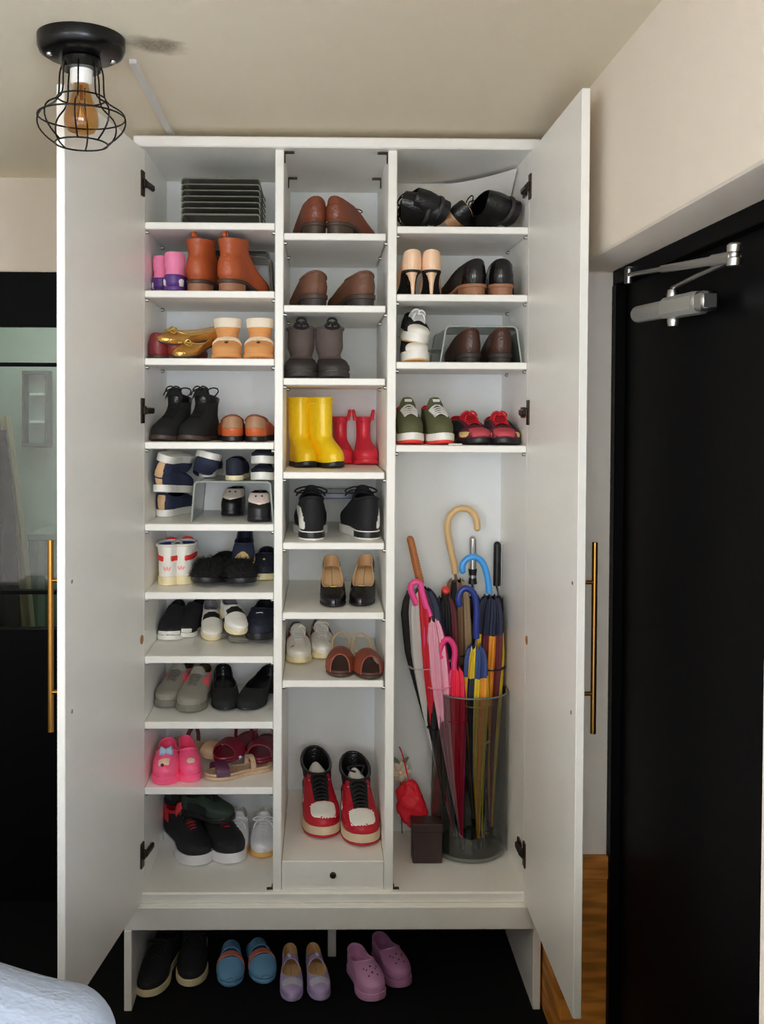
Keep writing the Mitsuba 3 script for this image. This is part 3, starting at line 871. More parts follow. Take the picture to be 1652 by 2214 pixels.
# ------------------------------------------------------------------ leathers, cloths, rubbers
for nm, c, r, b in (('brown_leather', (112, 58, 38), .33, 'leather'), ('worn_brown', (104, 68, 50), .55, 'leather'), ('brown_sole', (66, 50, 40), .5, None), ('dark_brown', (74, 48, 40), .35, 'leather'),
                    ('suede_brown', (98, 84, 80), .9, 'cloth'), ('rubber_dark', (52, 46, 44), .6, None), ('black_cord', (24, 22, 22), .8, None), ('tan_boot', (166, 78, 40), .42, 'leather'), ('tan_heel', (150, 104, 76), .6, None),
                    ('pink_boot', (240, 138, 178), .8, 'cloth'), ('purple_rubber', (86, 48, 122), .45, None), ('white_rubber', (236, 234, 226), .45, None), ('cream_rubber', (228, 214, 172), .5, None),
                    ('burgundy', (118, 34, 38), .4, 'leather'), ('honey_suede', (214, 152, 92), .85, 'cloth'), ('fleece', (244, 234, 212), .95, 'cloth'), ('black_leather', (20, 19, 20), .3, 'leather'),
                    ('black_suede', (22, 22, 21), .85, 'cloth'), ('orange_leather', (196, 92, 44), .4, 'leather'), ('taupe', (160, 120, 88), .5, 'leather'), ('navy_cloth', (38, 44, 66), .85, 'cloth'), ('navy_dark', (22, 25, 42), .7, 'cloth'),
                    ('black_rubber', (20, 19, 22), .4, None), ('soft_pink_white', (244, 226, 216), .5, None), ('white_leather', (240, 236, 226), .45, 'leather'), ('red_leather', (206, 44, 44), .45, 'leather'), ('blue_cloth', (66, 98, 176), .7, 'cloth'),
                    ('pale_pink', (232, 150, 150), .6, None), ('black_fluff', (16, 15, 15), 1.0, 'cloth'), ('tan_sole', (222, 190, 130), .6, None), ('grey_lining', (128, 124, 128), .9, 'cloth'), ('taupe_grey', (112, 108, 96), .7, 'cloth'),
                    ('grey_floral', (140, 134, 122), .8, 'cloth'), ('rose_print', (232, 92, 104), .8, 'cloth'), ('pink_foam', (246, 92, 136), .5, None), ('pale_blue', (170, 196, 216), .6, None), ('beige_cork', (206, 178, 140), .75, 'cloth'),
                    ('wine_leather', (104, 18, 36), .4, 'leather'), ('dark_plum', (74, 32, 58), .5, 'leather'), ('black_mesh', (20, 18, 22), .75, 'cloth'), ('signal_red', (200, 34, 46), .55, 'cloth'), ('forest_green', (36, 50, 38), .7, 'cloth'),
                    ('gum', (212, 164, 92), .55, None), ('pearl', (226, 224, 226), .45, 'leather'), ('yellow_rubber', (248, 208, 24), .32, None), ('red_rubber', (226, 52, 72), .38, None), ('patent_black', (16, 14, 16), .12, None),
                    ('nude_leather', (244, 206, 172), .4, 'leather'), ('insole_tan', (206, 168, 124), .6, 'leather'), ('sandal_brown', (130, 62, 42), .45, 'leather'), ('insole_dark', (84, 52, 42), .6, None), ('chicago_red', (168, 18, 36), .4, 'leather'),
                    ('aged_sole', (204, 184, 154), .6, None), ('olive', (86, 90, 58), .75, 'cloth'), ('outsole_red', (222, 58, 52), .5, None), ('dusty_red', (186, 70, 82), .7, 'cloth'), ('maroon_mesh', (94, 28, 42), .8, 'cloth'),
                    ('croc_blue', (104, 156, 196), .55, None), ('coral', (222, 136, 120), .55, None), ('lilac', (186, 168, 214), .4, 'leather'), ('silver_glitter', (214, 212, 230), .25, None), ('pink_clog', (206, 150, 190), .5, None), ('mauve_clog', (172, 118, 158), .5, None),
                    ('white_lace', (240, 240, 238), .8, 'cloth'), ('brown_lace', (84, 56, 40), .8, None), ('gold_logo', (206, 170, 90), .35, None), ('peach', (240, 206, 176), .6, None)):
    mat(nm, c, r, b)
mat('gold', (206, 156, 86), .28, 'leather', metallic=.75)
mat('gold_piping', (214, 188, 110), .3, metallic=.7)


def c_glitter(p, n, uv):
    g = mikit.cell_rand(p.x * 700, p.y * 700, p.z * 700)
    return mix(srgb(140, 108, 84), srgb(206, 178, 144), g)


mat('tan_glitter', mikit.proc(c_glitter), .4)

# ------------------------------------------------------------------ clear shoe risers
scene['mat_clear_plastic'] = {'type': 'blendbsdf', 'weight': 0.22, 'a': {'type': 'thindielectric', 'int_ior': 1.5, 'specular_transmittance': {'type': 'rgb', 'value': [.90, .93, .90]}},
                              'b': {'type': 'twosided', 'bsdf': {'type': 'roughplastic', 'alpha': .15, 'diffuse_reflectance': {'type': 'rgb', 'value': srgb(150, 158, 152)}}}}
scene['mat_smoke_plastic'] = {'type': 'blendbsdf', 'weight': 0.5, 'a': {'type': 'thindielectric', 'int_ior': 1.5, 'specular_transmittance': {'type': 'rgb', 'value': [.74, .75, .70]}},
                              'b': {'type': 'twosided', 'bsdf': {'type': 'roughplastic', 'alpha': .15, 'diffuse_reflectance': {'type': 'rgb', 'value': srgb(150, 150, 138)}}}}
mat('plastic_rim', (168, 176, 170), .2)
mat('smoke_rim', (120, 118, 106), .25)
mat('blue_tint', (52, 62, 104), .3)


def riser(label, x0, x1, z, h, Y0, Y1, m='mat_clear_plastic', rim='mat_plastic_rim', flare=.006, r=.018, group=None, lip=.004):
    """A bridge-shaped clear plastic shoe riser: a top on two side walls."""
    key = thing('shoe_riser', label, 'shoe riser', group)
    a = np.linspace(0, np.pi / 2, 7)
    left = [(x0, z), (x0 + flare, z + h - r)] + [(x0 + flare + r - r * math.cos(t), z + h - r + r * math.sin(t)) for t in a[1:]]
    right = [((x0 + x1) - q[0], q[1]) for q in left[::-1]]
    P = np.array(left + right)
    c = np.array([(x0 + x1) / 2, z])
    d = np.gradient(P, axis=0)
    nrm = np.stack([-d[:, 1], d[:, 0]], 1) / np.linalg.norm(d, axis=1, keepdims=True)
    loop = np.vstack([P, (P - nrm * .0012)[::-1]])
    sheet = np.stack([np.stack([loop[:, 0], np.full(len(loop), y), loop[:, 1]], 1) for y in (Y0, Y1)])
    q = len(P)
    ends = [[i, i + 1, 2 * q - 2 - i] for i in range(q - 1)] + [[i, 2 * q - 2 - i, 2 * q - 1 - i] for i in range(q - 1)]
    ends = np.array(ends)
    body = loft(sheet)
    part(key, 'bridge', tm(body.vertices, np.vstack([body.faces, ends[:, ::-1], ends + 2 * q])), m, 40)
    for y in (Y0, Y1):
        part(key, 'rim', tube(np.stack([P[:, 0], np.full(len(P), y), P[:, 1]], 1), lip * .5, 6), rim, 60)
    return key


W_ = 'on the {} shelf of the {} column'
LS = lambda i: ('top', 'second', 'third', 'fourth', 'fifth', 'sixth', 'seventh', 'eighth', 'ninth')[i]
ZL, ZM, ZR = SHELF['L'], SHELF['M'], SHELF['R']

# ------------------------------------------------------------------ LEFT COLUMN
# top: stack of smoky risers
xa, xb = at(393, 470, .06)[0], at(563, 470, .06)[0]
NS = 8
for k in range(NS):
    riser(f'smoky shoe tray, {("lowest", "second", "third", "fourth", "fifth", "sixth", "seventh", "topmost")[k]} of the stack on the top left shelf', xa, xb, ZL[0] + .0015 + .0155 * k, .0145 if k else .028, .055, .275, 'mat_smoke_plastic', 'mat_smoke_rim', group='stack of smoky shoe trays', r=.008, flare=.001, lip=.004)

# second: pink and purple boots, brown ankle boots, two risers behind
sh = Shoe(.155, .066, .088, boot_rows(.088, .046, .52, .80, .74), sole_t=.012, dip=0)
sh.upper('mat_pink_boot').lining('mat_pink_boot')
sh.patch('foot_shell', lambda t, u, v: v < .34, 'mat_purple_rubber', .0022, 'purple rubber foot').sole('mat_purple_rubber')
sh.patch('flash', lambda t, u, v: (abs(abs(u) - .62) < .17) & (v < .22) & (v > .02) & (t < .22) & (v < .30 - .5 * np.abs(np.abs(u) - .7)), 'mat_white_rubber', .0034, 'white flash')
pair(sh, 'rain_boot', 'pink and purple child boot', 'on the second left shelf', 'boot', dict(x0=318, x1=372, Yf=.075, yaw=-6), dict(x0=352, x1=418, Yf=.008, yaw=-2), ZL[1], py=600)
sh = Shoe(.255, .088, .112, boot_rows(.112, .07, .44, .74, .80), sole_t=.010, heel_h=.022, slope=.012, dip=.004)
sh.upper('mat_tan_boot').lining('mat_insole_dark').sole('mat_brown_sole').block_heel('mat_tan_heel', .020, .27)
sh.patch('heel_counter', lambda t, u, v: (v < .52) & (t < .30 - .25 * v), 'mat_tan_boot', .0018).patch('cuff', lambda t, u, v: v > .80, 'mat_tan_boot', .0016)
sh.laces('mat_brown_lace', 5, .48, .64, .016, .002, True)
sh.add('pull_tab', tube(curve([(0, .004, .118), (0, -.001, .129), (0, .006, .132), (0, .010, .118)], 12), .005, 6, flat=.4), 'mat_tan_boot')
pair(sh, 'ankle_boot', 'brown leather ankle boot', 'on the second left shelf', 'boot', dict(x0=424, x1=486, Yf=.02, yaw=-14), dict(x0=482, x1=574, Yf=.008, yaw=-20), ZL[1], py=600)
xa, xb = at(436, 560, .19)[0], at(589, 560, .19)[0]
for k in range(2):
    riser(f'grey plastic shoe riser behind the brown ankle boots, {("lower", "upper")[k]} of the two nested', xa + .003 - .003 * k, xb - .003 + .003 * k, ZL[1] + .0015 + .018 * k, .112, .17 + .004 * k, .312, 'mat_smoke_plastic', 'mat_smoke_rim')

# third: burgundy shoes under gold flats, toddler boots with fleece
sh = Shoe(.215, .078, .058, 'low', sole_t=.008)
sh.upper('mat_burgundy').lining('mat_burgundy').sole('mat_brown_sole')
bk = pair(sh, 'leather_shoe', 'burgundy leather shoe', 'under the gold flats, third left shelf', 'shoe', dict(x0=318, x1=378, Yf=.02, yaw=-10), dict(x0=372, x1=436, Yf=.03, yaw=-14), ZL[2], py=745)
sh = Shoe(.20, .070, .030, 'pump', p=2.3, sole_t=.005, heel_h=.006)
sh.upper('mat_gold').lining('mat_insole_tan').sole('mat_brown_sole', over=.001).trim('mat_gold_piping', .0018)
y0 = sh.L * .77
bow = join(*[tube(curve([sh.surf(0, y0, .002), sh.surf(sg * .012, y0 - .008, .008), sh.surf(sg * .022, y0 + .004, .005), sh.surf(sg * .012, y0 + .010, .006), sh.surf(0, y0, .002)], 16), .0022, 6) for sg in (-1, 1)])
sh.add('bow', bow, 'mat_gold_piping')
pair(sh, 'ballet_flat', 'gold ballet flat', 'on the third left shelf', 'shoe', dict(x0=358, x1=458, Yf=.018, yaw=-52, pitch=-4, roll=-14, z=ZL[2] + .034), dict(x0=392, x1=458, Yf=.004, yaw=-30, pitch=-16, roll=-8), ZL[2], 'toe', 730)
sh = Shoe(.135, .078, .098, boot_rows(.098, .052, .58, .82, .88), sole_t=.012, dip=0)
sh.upper('mat_honey_suede').lining('mat_fleece').sole('mat_honey_suede', over=.002)
sh.patch('cuff', lambda t, u, v: v > .76, 'mat_fleece', .004, 'cream fleece cuff')
sh.patch('fleece_seam', lambda t, u, v: (abs(t - .66 + .10 * u * u) < .055) & (v > .24), 'mat_fleece', .003, 'cream fleece seam')
sh.add('emblem', moved(lathe([(0, 0), (.005, .0), (.005, .002), (0, .0025)], 12), RT(sh.surf(0, .84 * sh.L, -.0005), rx=-40)), 'mat_brown_sole')
pair(sh, 'toddler_boot', 'tan suede toddler boot with fleece', 'on the third left shelf', 'boot', dict(x0=456, x1=524, Yf=.015, yaw=3), dict(x0=529, x1=590, Yf=.012, yaw=0), ZL[2], 'toe', 735)

# fourth: black lace-up boots, tan loafers
sh = Shoe(.20, .078, .108, boot_rows(.108, .062, .46, .72, .80), sole_t=.012, slope=.014, dip=.004)
sh.upper('mat_black_suede').lining('mat_black_suede').sole('mat_brown_sole', over=.003).patch('cuff', lambda t, u, v: v > .84, 'mat_black_leather', .0018)
sh.laces('mat_black_cord', 7, .44, .66, .014, .002, True, loops=.022).tongue('mat_black_suede', .022, .024)
sh.add('pull_loop', tube(curve([(-.006, .012, .118), (-.012, .004, .140), (.012, .004, .142), (.006, .012, .118)], 14), .0018, 6), 'mat_black_cord')
pair(sh, 'lace_up_boot', 'black lace-up ankle boot', 'on the fourth left shelf', 'boot', dict(x0=318, x1=396, Yf=.030, yaw=-14), dict(x0=388, x1=470, Yf=.022, yaw=-15), ZL[3], 'toe', 905)
sh = Shoe(.24, .080, .052, 'low', sole_t=.014, slope=-.004)
sh.upper('mat_orange_leather').lining('mat_sandal_brown').sole('mat_black_rubber', over=.002)
sh.patch('heel_patch', lambda t, u, v: (t < .14) & (v > .36) & (abs(u) < .62), 'mat_taupe', .0016, 'taupe heel patch').trim('mat_sandal_brown', .003)
pair(sh, 'loafer', 'orange tan leather loafer', 'on the fourth left shelf', 'shoe', dict(x0=468, x1=534, Yf=.02, yaw=6), dict(x0=534, x1=591, Yf=.022, yaw=-2), ZL[3], py=915)

# fifth: navy slip-ons, a clear riser with shoes on it and black clogs under it
def slip_on(L, W, H=.045, up='mat_navy_cloth', so='mat_white_rubber', st=.020, stripe=None):
    q = Shoe(L, W, H, 'slip', sole_t=st, spring=.004)
    q.upper(up).lining('mat_navy_dark').sole(so, over=.002).trim(up, .0025)
    if stripe:
        q.patch('heel_stripe', lambda t, u, v: (t < .10) & (abs(u) < .30), stripe, .0018, 'tan heel stripe')
    return q


sn = slip_on(.195, .070, .042, stripe='mat_insole_tan')
wh = 'at the left of the fifth left shelf'
gN = 'navy slip-ons with white soles at the left end'
zz = ZL[4]
put(sn, 'slip_on_shoe', 'navy slip-on, lowest of the pile of three ' + wh, 'shoe', gN, 338, 412, 1100, zz, 1119, yaw=-16)
put(sn, 'slip_on_shoe', 'navy slip-on, middle of the pile of three ' + wh, 'shoe', gN, 338, 412, 1060, zz + .064, .050, yaw=-16, mirror=True, pitch=-5)
put(sn, 'slip_on_shoe', 'navy slip-on lying sole up on the pile ' + wh, 'shoe', gN, 338, 414, 1030, zz + .112, .045, yaw=-12, roll=196)
RZ, RY0 = ZL[4], .045
rx0, rx1 = at(414, 1080, RY0)[0], DL0 - .004
RH = at(500, 1043, RY0)[2] - RZ
riser('clear plastic shoe riser with shoes above and below, fifth left shelf', rx0, rx1, RZ + .001, RH, RY0, .285, flare=.008, r=.010, lip=.006)
zt_ = RZ + RH + .0025
sk = slip_on(.18, .066, .040, 'mat_navy_cloth', 'mat_white_rubber', .018)
put(sk, 'slip_on_shoe', 'navy shoe lying sole up on the left end of the clear riser', 'shoe', None, 412, 484, 1010, zt_, .05, 'toe', yaw=14, roll=166, pitch=6)
put(sk, 'slip_on_shoe', 'dark navy shoe standing at the back of the clear riser', 'shoe', None, 424, 482, 990, zt_, .10 + .10, 'heel', xc=at(452, 990, .25)[0])
sb = slip_on(.19, .066, .044, 'mat_navy_dark', 'mat_cream_rubber', .014)
put(sb, 'slip_on_shoe', 'black rounded shoe with cream sole in the middle of the clear riser', 'shoe', None, 488, 540, 1015, zt_, .055, 'heel')
sc = slip_on(.17, .062, .018, 'mat_navy_dark', 'mat_white_rubber', .021)
xs = DL0 - .036
put(sc, 'slip_on_shoe', 'white soled navy shoe at the right end of the riser, lower of two stacked', 'shoe', None, 0, 0, 1025, zt_, .05, 'toe', xc=xs)
put(sc, 'slip_on_shoe', 'white soled navy shoe at the right end of the riser, upper of two stacked', 'shoe', None, 0, 0, 1005, zt_ + .043, .06, 'toe', xc=xs, mirror=True)
sh = Shoe(.17, .062, .060, 'slip', sole_t=.012, p=3.2, dip=.0)
sh.upper('mat_black_rubber').lining('mat_black_rubber').sole('mat_black_rubber', over=.001)
sh.patch('face_patch', lambda t, u, v: (v > .50 + .16 * np.abs(u)) & (t > .50), 'mat_soft_pink_white', .002, 'pinkish white patch')
for x in (-.009, .007):
    sh.add('eye', trimesh.creation.icosphere(2, .0028).apply_translation(sh.surf(x, sh.L * .74, .0015)), 'mat_black_rubber')
pair(sh, 'clog', 'black child clog with a white face patch', 'under the riser, fifth left shelf', 'clog', dict(x0=478, x1=530, Yf=1118, yaw=-4), dict(x0=533, x1=588, Yf=1131, yaw=2), ZL[4], 'toe', 1095)

# sixth: red, white and blue high tops, fluffy slippers, navy shoes at the back
sh = Shoe(.20, .076, .084, [(0, .02, .985, .94, 0), (.18, .005, .985, 1.0, 0), (.34, 0, .93, .98, .05), (.50, -.005, .80, .94, .3), (.72, -.01, .63, .90, .6), (.90, .0, .54, .86, .9), (1, .005, .50, .86, 1)], sole_t=.024, slope=.002, dip=.002)
sh.upper('mat_white_leather').lining('mat_blue_cloth').sole('mat_cream_rubber', over=.002)
sh.trim('mat_white_leather', .004)
sh.patch('band', lambda t, u, v: (np.abs(v - .58 - .15 * t) < .09) & (t < .34) & (np.abs(u) > .22), 'mat_red_leather', .0016, 'red side band')
sh.patch('side_stripe', lambda t, u, v: (t > .30) & (t < .62) & (np.mod(t * 12, 1) < .45) & (v > .15) & (v < .62), 'mat_blue_cloth', .0014, 'blue stripes')
for dx, dz, a in ((-.006, 0, 25), (0, .002, 0), (.006, 0, -25)):
    sh.add('leaf_mark', moved(lathe([(0, -.007), (.0026, 0), (.0018, .005), (0, .008)], 10), RT((dx, .0005 + abs(dx) * .10, .045 + dz), ry=-a) @ np.diag([1, .25, 1, 1])), 'mat_pale_pink')
sh.tongue('mat_red_leather', .016, .024)
pair(sh, 'high_top_sneaker', 'white, red and blue child sneaker', 'on the sixth left shelf', 'sneaker', dict(x0=316, x1=374, Yf=1268, yaw=2), dict(x0=376, x1=436, Yf=1266, yaw=-3), ZL[5], py=1225)
sh = Shoe(.225, .092, .045, 'slip', sole_t=.014)
sh.upper('mat_black_fluff', noise_amp=.014).lining('mat_black_fluff').sole('mat_black_rubber')
_rng = np.random.default_rng(5)
_t = sh.base.triangles_center
_n = sh.base.face_normals
_i = _rng.choice(len(_t), 1500, p=sh.base.area_faces / sh.base.area_faces.sum())
_d = _n[_i] * .011 + _rng.normal(0, .004, (len(_i), 3))
_w = np.cross(_d, _rng.normal(size=(len(_i), 3)))
_w *= .0009 / np.linalg.norm(_w, axis=1, keepdims=True)
_v = np.stack([_t[_i] - _w, _t[_i] + _w, _t[_i] + _d], 1).reshape(-1, 3)
sh.add('fluff', tm(_v, np.arange(len(_v)).reshape(-1, 3)), 'mat_black_fluff', False)
pair(sh, 'slipper', 'black fluffy slipper', 'on the sixth left shelf', 'slipper', dict(x0=428, x1=494, Yf=1274, yaw=-12), dict(x0=476, x1=552, Yf=1275, yaw=16), ZL[5], 'toe', 1245)
sh = slip_on(.15, .064, .042, 'mat_navy_cloth', 'mat_tan_sole', .016)
sh.patch('toe_guard', lambda t, u, v: (t > .80) & (np.abs(u) < 1.4 * (t - .78) * 4), 'mat_tan_sole', .002, 'tan toe guard')
put(sh, 'slip_on_shoe', 'navy canvas shoe with tan toe, propped up behind the black slippers', 'shoe', None, 500, 553, 1195, ZL[5] + .028, .165, 'toe', yaw=0, pitch=-24)
sh = slip_on(.20, .070, .050, 'mat_navy_dark', 'mat_cream_rubber', .018)
sh.add('emblem', trimesh.creation.icosphere(1, .004).apply_translation(sh.surf(0, sh.L * .82, 0)), 'mat_gold_logo')
put(sh, 'slip_on_shoe', 'navy shoe with cream sole and gold emblem beside the divider, sixth left shelf', 'shoe', None, 556, 612, 1225, ZL[5], 1253, 'toe', yaw=0, xc=DL0 - .037)

# seventh: black knit slip-ons, white strap sneakers, navy shoe, grey slippers
sh = Shoe(.178, .070, .072, 'runner', sole_t=.013)
sh.upper('mat_black_mesh').lining('mat_black_mesh').sole('mat_white_rubber', over=.002).patch('toe_bumper', lambda t, u, v: (t > .80) & (v < .17), 'mat_white_rubber', .002, 'white toe bumper')
pair(sh, 'knit_sneaker', 'black knit slip-on sneaker with white toe', 'on the seventh left shelf', 'sneaker', dict(x0=328, x1=388, Yf=1389, yaw=-3), dict(x0=382, x1=436, Yf=1382, yaw=-16), ZL[6], 'toe', 1350)
sh = Shoe(.165, .060, .040, 'low', sole_t=.014, p=2.8)
sh.upper('mat_white_leather').lining('mat_grey_lining').sole('mat_cream_rubber', over=.0015)
sh.strap('mat_black_leather', .58, .016, .002, name='strap', label='black strap').patch('toe_cap', lambda t, u, v: (t > .80), 'mat_white_leather', .0016)
pair(sh, 'strap_sneaker', 'white child sneaker with black strap', 'on the seventh left shelf', 'sneaker', dict(x0=432, x1=484, Yf=1388, yaw=10, pitch=-20), dict(x0=478, x1=534, Yf=.075, yaw=20, pitch=-16, z=ZL[6] + .036), ZL[6], 'toe', 1340)
sh = slip_on(.22, .080, .058, 'mat_navy_dark', 'mat_black_rubber', .018)
sh.add('emblem', moved(tube(curve([(-.009, 0, 0), (0, .004, .002), (.009, 0, 0), (0, -.004, .001), (-.009, 0, 0)], 14), .0012, 5), RT(sh.surf(0, sh.L * .76, .001))), 'mat_pearl')
put(sh, 'slip_on_shoe', 'big navy shoe at the back right end of the seventh left shelf', 'shoe', None, 0, 0, 1335, ZL[6] + .012, .11, 'toe', yaw=-4, xc=DL0 - .046)
sh = Shoe(.20, .074, .022, 'pump', sole_t=.005)
sh.upper('mat_taupe_grey', noise_amp=.006).lining('mat_grey_lining').sole('mat_taupe_grey', over=.001).trim('mat_taupe', .0022)
pair(sh, 'soft_flat', 'grey brown soft flat slipper', 'on the seventh left shelf', 'slipper', dict(x0=472, x1=530, Yf=1383, yaw=-28), dict(x0=530, x1=590, Yf=1393, yaw=-34), ZL[6], 'toe', 1378)

# eighth: floral sneakers, black flats
sh = Shoe(.215, .080, .066, 'runner', sole_t=.018)
sh.upper('mat_grey_floral').lining('mat_brown_sole').sole('mat_taupe_grey', over=.002)
sh.patch('print', lambda t, u, v: ((t - .50) ** 2 / .006 + (np.abs(u) - .72) ** 2 / .05 < 1) & (v > .25), 'mat_rose_print', .0012, 'rose red flower print')
sh.patch('print', lambda t, u, v: (np.abs(t - .30) < .05) & (np.abs(u) > .4) & (v > .45), 'mat_rose_print', .0012, 'rose red flower print')
sh.laces('mat_taupe_grey', 4, .52, .68, .012, .002, False).tongue('mat_grey_floral', .02, .022)
pair(sh, 'floral_sneaker', 'grey sneaker with red flower print', 'on the eighth left shelf', 'sneaker', dict(x0=328, x1=398, Yf=1534, yaw=-12), dict(x0=386, x1=456, Yf=1545, yaw=-8), ZL[7], 'toe', 1490)
sh = Shoe(.245, .080, .042, 'pump', p=2.2, sole_t=.006, heel_h=.022)
sh.upper('mat_black_suede').lining('mat_black_leather').sole('mat_black_rubber', over=.001).block_heel('mat_black_rubber', .022, .22)
pair(sh, 'flat_shoe', 'black suede flat shoe', 'on the eighth left shelf', 'shoe', dict(x0=454, x1=520, Yf=1541, yaw=8), dict(x0=524, x1=590, Yf=1541, yaw=-16), ZL[7], 'toe', 1490)

# ninth: pink clogs, glitter sandals
def clog(L, W, H, up, holes=True):
    q = Shoe(L, W, H, [(0, .015, .985, .94, 0), (.25, 0, .985, 1.0, 0), (.5, 0, .95, 1.0, .0), (.72, .0, .86, .95, .1), (.9, .005, .70, .86, .2), (1, .01, .60, .80, .4)], p=3.0, sole_t=.020, dip=.016, slope=.012)
    q.upper(up).lining(up).sole(up, over=.003).trim(up, .003)
    if holes:
        for t, u in ((.70, 0), (.74, .3), (.74, -.3), (.80, 0), (.84, .3), (.84, -.3), (.70, .45), (.70, -.45)):
            p = q.surf(u * q.W, t * q.L, -.0008)
            q.add('vent_hole', moved(lathe([(0, 0), (.0026, 0), (.0026, .0012), (0, .0012)], 10), RT(p, rx=-30)), 'mat_insole_dark')
    return q


c1 = clog(.165, .070, .045, 'mat_pink_foam', False)
bp = c1.surf(0, .66 * c1.L, .004)
c1.add('bow_charm', join(*[moved(lathe([(0, 0), (.008, .001), (.013, .016), (0, .020)], 12), RT(bp, ry=sg * 80)) for sg in (-1, 1)], trimesh.creation.icosphere(2, .005).apply_translation(bp)), 'mat_pale_blue', label='pale blue bow')
c1.patch('toe_print', lambda t, u, v: (t > .76) & (t < .90) & (np.abs(u - .1) < .42), 'mat_peach', .0014, 'peach print')
c1.add('red_dot', trimesh.creation.icosphere(2, .0045).apply_translation(c1.surf(.008, .90 * c1.L, 0)), 'mat_dark_plum')
c2 = clog(.165, .060, .042, 'mat_pink_foam', False)
c2.patch('toe_print', lambda t, u, v: ((t - .84) ** 2 / .0032 + (u) ** 2 / .14 < 1), 'mat_peach', .0014, 'peach print')
pair(None, 'clog', 'pink foam clog', 'on the ninth left shelf', 'clog', dict(sh=c1, x0=330, x1=388, Yf=1700, yaw=6, pitch=-7), dict(sh=c2, x0=386, x1=434, Yf=1694, yaw=14, pitch=-9, mirror=False), ZL[8], 'toe', 1650)


def sandal(L, W, bed, strap_m, t=.012, heel=.0, straps=((.60, .82, .034),), sole_m=None):
    q = Shoe(L, W, .05, 'low', sole_t=t, heel_h=heel, spring=.002)
    q.footbed(sole_m or bed, t * .55, 'sole').footbed(bed, t * .5, 'footbed', -.001, t * .5)
    for a, b, h in straps:
        q.arch(strap_m, a, b, h)
    return q


s1 = sandal(.205, .074, 'mat_beige_cork', 'mat_beige_cork', .014, .0, ((.62, .84, .026),))
s1.arch('mat_insole_dark', .30, .36, .050, .95, label='dark ankle strap')
s2 = sandal(.215, .078, 'mat_wine_leather', 'mat_wine_leather', .016, .0, ((.62, .86, .034),))
s2.arch('mat_wine_leather', .26, .33, .060, .95)
s2.add('buckle', moved(trimesh.creation.torus(.006, .0014, 16, 8), RT((.032, .62, 0)) @ RT((0, -.62 + .062, .045), ry=90)), 'mat_gold_piping')
s3 = sandal(.195, .070, 'mat_tan_glitter', 'mat_dark_plum', .018, .0, ((.70, .88, .028),))
s3.arch('mat_tan_glitter', .30, .37, .034, 1.0, label='glitter ankle strap')
s3.add('jewel', moved(trimesh.creation.icosphere(2, 1.0), RT((.026, .095, .036)) @ np.diag([.004, .016, .006, 1])), 'mat_silver_glitter')
gS = 'sandals at the back of the ninth left shelf'
put(s1, 'sandal', 'beige sandal with dark strap at the back of the ninth left shelf', 'sandal', None, 392, 482, 1612, ZL[8] + .016, .15, 'toe', yaw=56, pitch=-4)
put(s2, 'sandal', 'wine red sandal, toe to the front, at the back of the ninth left shelf', 'sandal', None, 480, 540, 1607, ZL[8] + .030, .09, 'toe', yaw=-22, pitch=-3)
put(s2, 'sandal', 'wine red leather sandal pushed against the divider on the ninth left shelf', 'sandal', None, 0, 0, 1600, ZL[8] + .02, .11, 'toe', yaw=-4, xc=DL0 - .042, mirror=True)
put(s3, 'sandal', 'tan glitter sandal with plum strap across the front of the ninth left shelf', 'sandal', None, 452, 580, 1660, ZL[8], 1692, 'toe', yaw=-64)

# cabinet floor: black and red sneakers, dark green shoes behind, white sneakers with gum soles
sh = Shoe(.245, .096, .080, 'runner', sole_t=.028)
sh.upper('mat_black_mesh').lining('mat_signal_red').sole('mat_pearl', over=.003).tongue('mat_signal_red', .03, .026)
sh.laces('mat_black_cord', 5, .50, .68, .016, .0024, True)
sh.patch('tongue_panel', lambda t, u, v: (t > .56) & (t < .70) & (np.abs(u) < .28), 'mat_signal_red', .0015, 'dark red panel')
sh.trim('mat_signal_red', .005).patch('heel_clip', lambda t, u, v: (t < .26) & (v > .45) & (v < .8), 'mat_signal_red', .002, 'dark red heel panel')
pair(sh, 'running_shoe', 'black and dark red running shoe', 'on the cabinet floor at the left', 'sneaker', dict(x0=330, x1=466, Yf=1877, yaw=30), dict(x0=424, x1=534, Yf=1866, yaw=30), ZF, 'toe', 1810)
sh = Shoe(.17, .076, .054, 'low', sole_t=.014)
sh.upper('mat_forest_green').lining('mat_black_mesh').sole('mat_black_rubber').laces('mat_black_cord', 5, .52, .68, .014, .002)
sh.patch('side_panel', lambda t, u, v: (t > .2) & (t < .6) & (v < .5), 'mat_black_mesh', .0015)
pair(sh, 'lace_up_shoe', 'dark green and black shoe', 'cabinet floor, behind the running shoes', 'shoe', dict(x0=345, x1=445, Yf=.25, yaw=70, z=ZF + .104), dict(x0=400, x1=500, Yf=.17, yaw=64, z=ZF + .100), ZF, 'toe', 1740)
sh = Shoe(.19, .072, .064, 'low', sole_t=.014)
sh.upper('mat_pearl').lining('mat_white_leather').sole('mat_gum', over=.002).tongue('mat_pearl', .024, .022)
sh.laces('mat_white_lace', 4, .54, .70, .012, .002).patch('toe_cap', lambda t, u, v: t > .80, 'mat_pearl', .0018)
pair(sh, 'gum_sole_sneaker', 'white sneaker with gum sole', 'cabinet floor beside the left divider', 'sneaker', dict(x0=491, x1=546, Yf=1814, yaw=-2), dict(x0=0, x1=0, Yf=1822, yaw=0, xc=DL0 - .039), ZF + 0, 'toe', 1770)

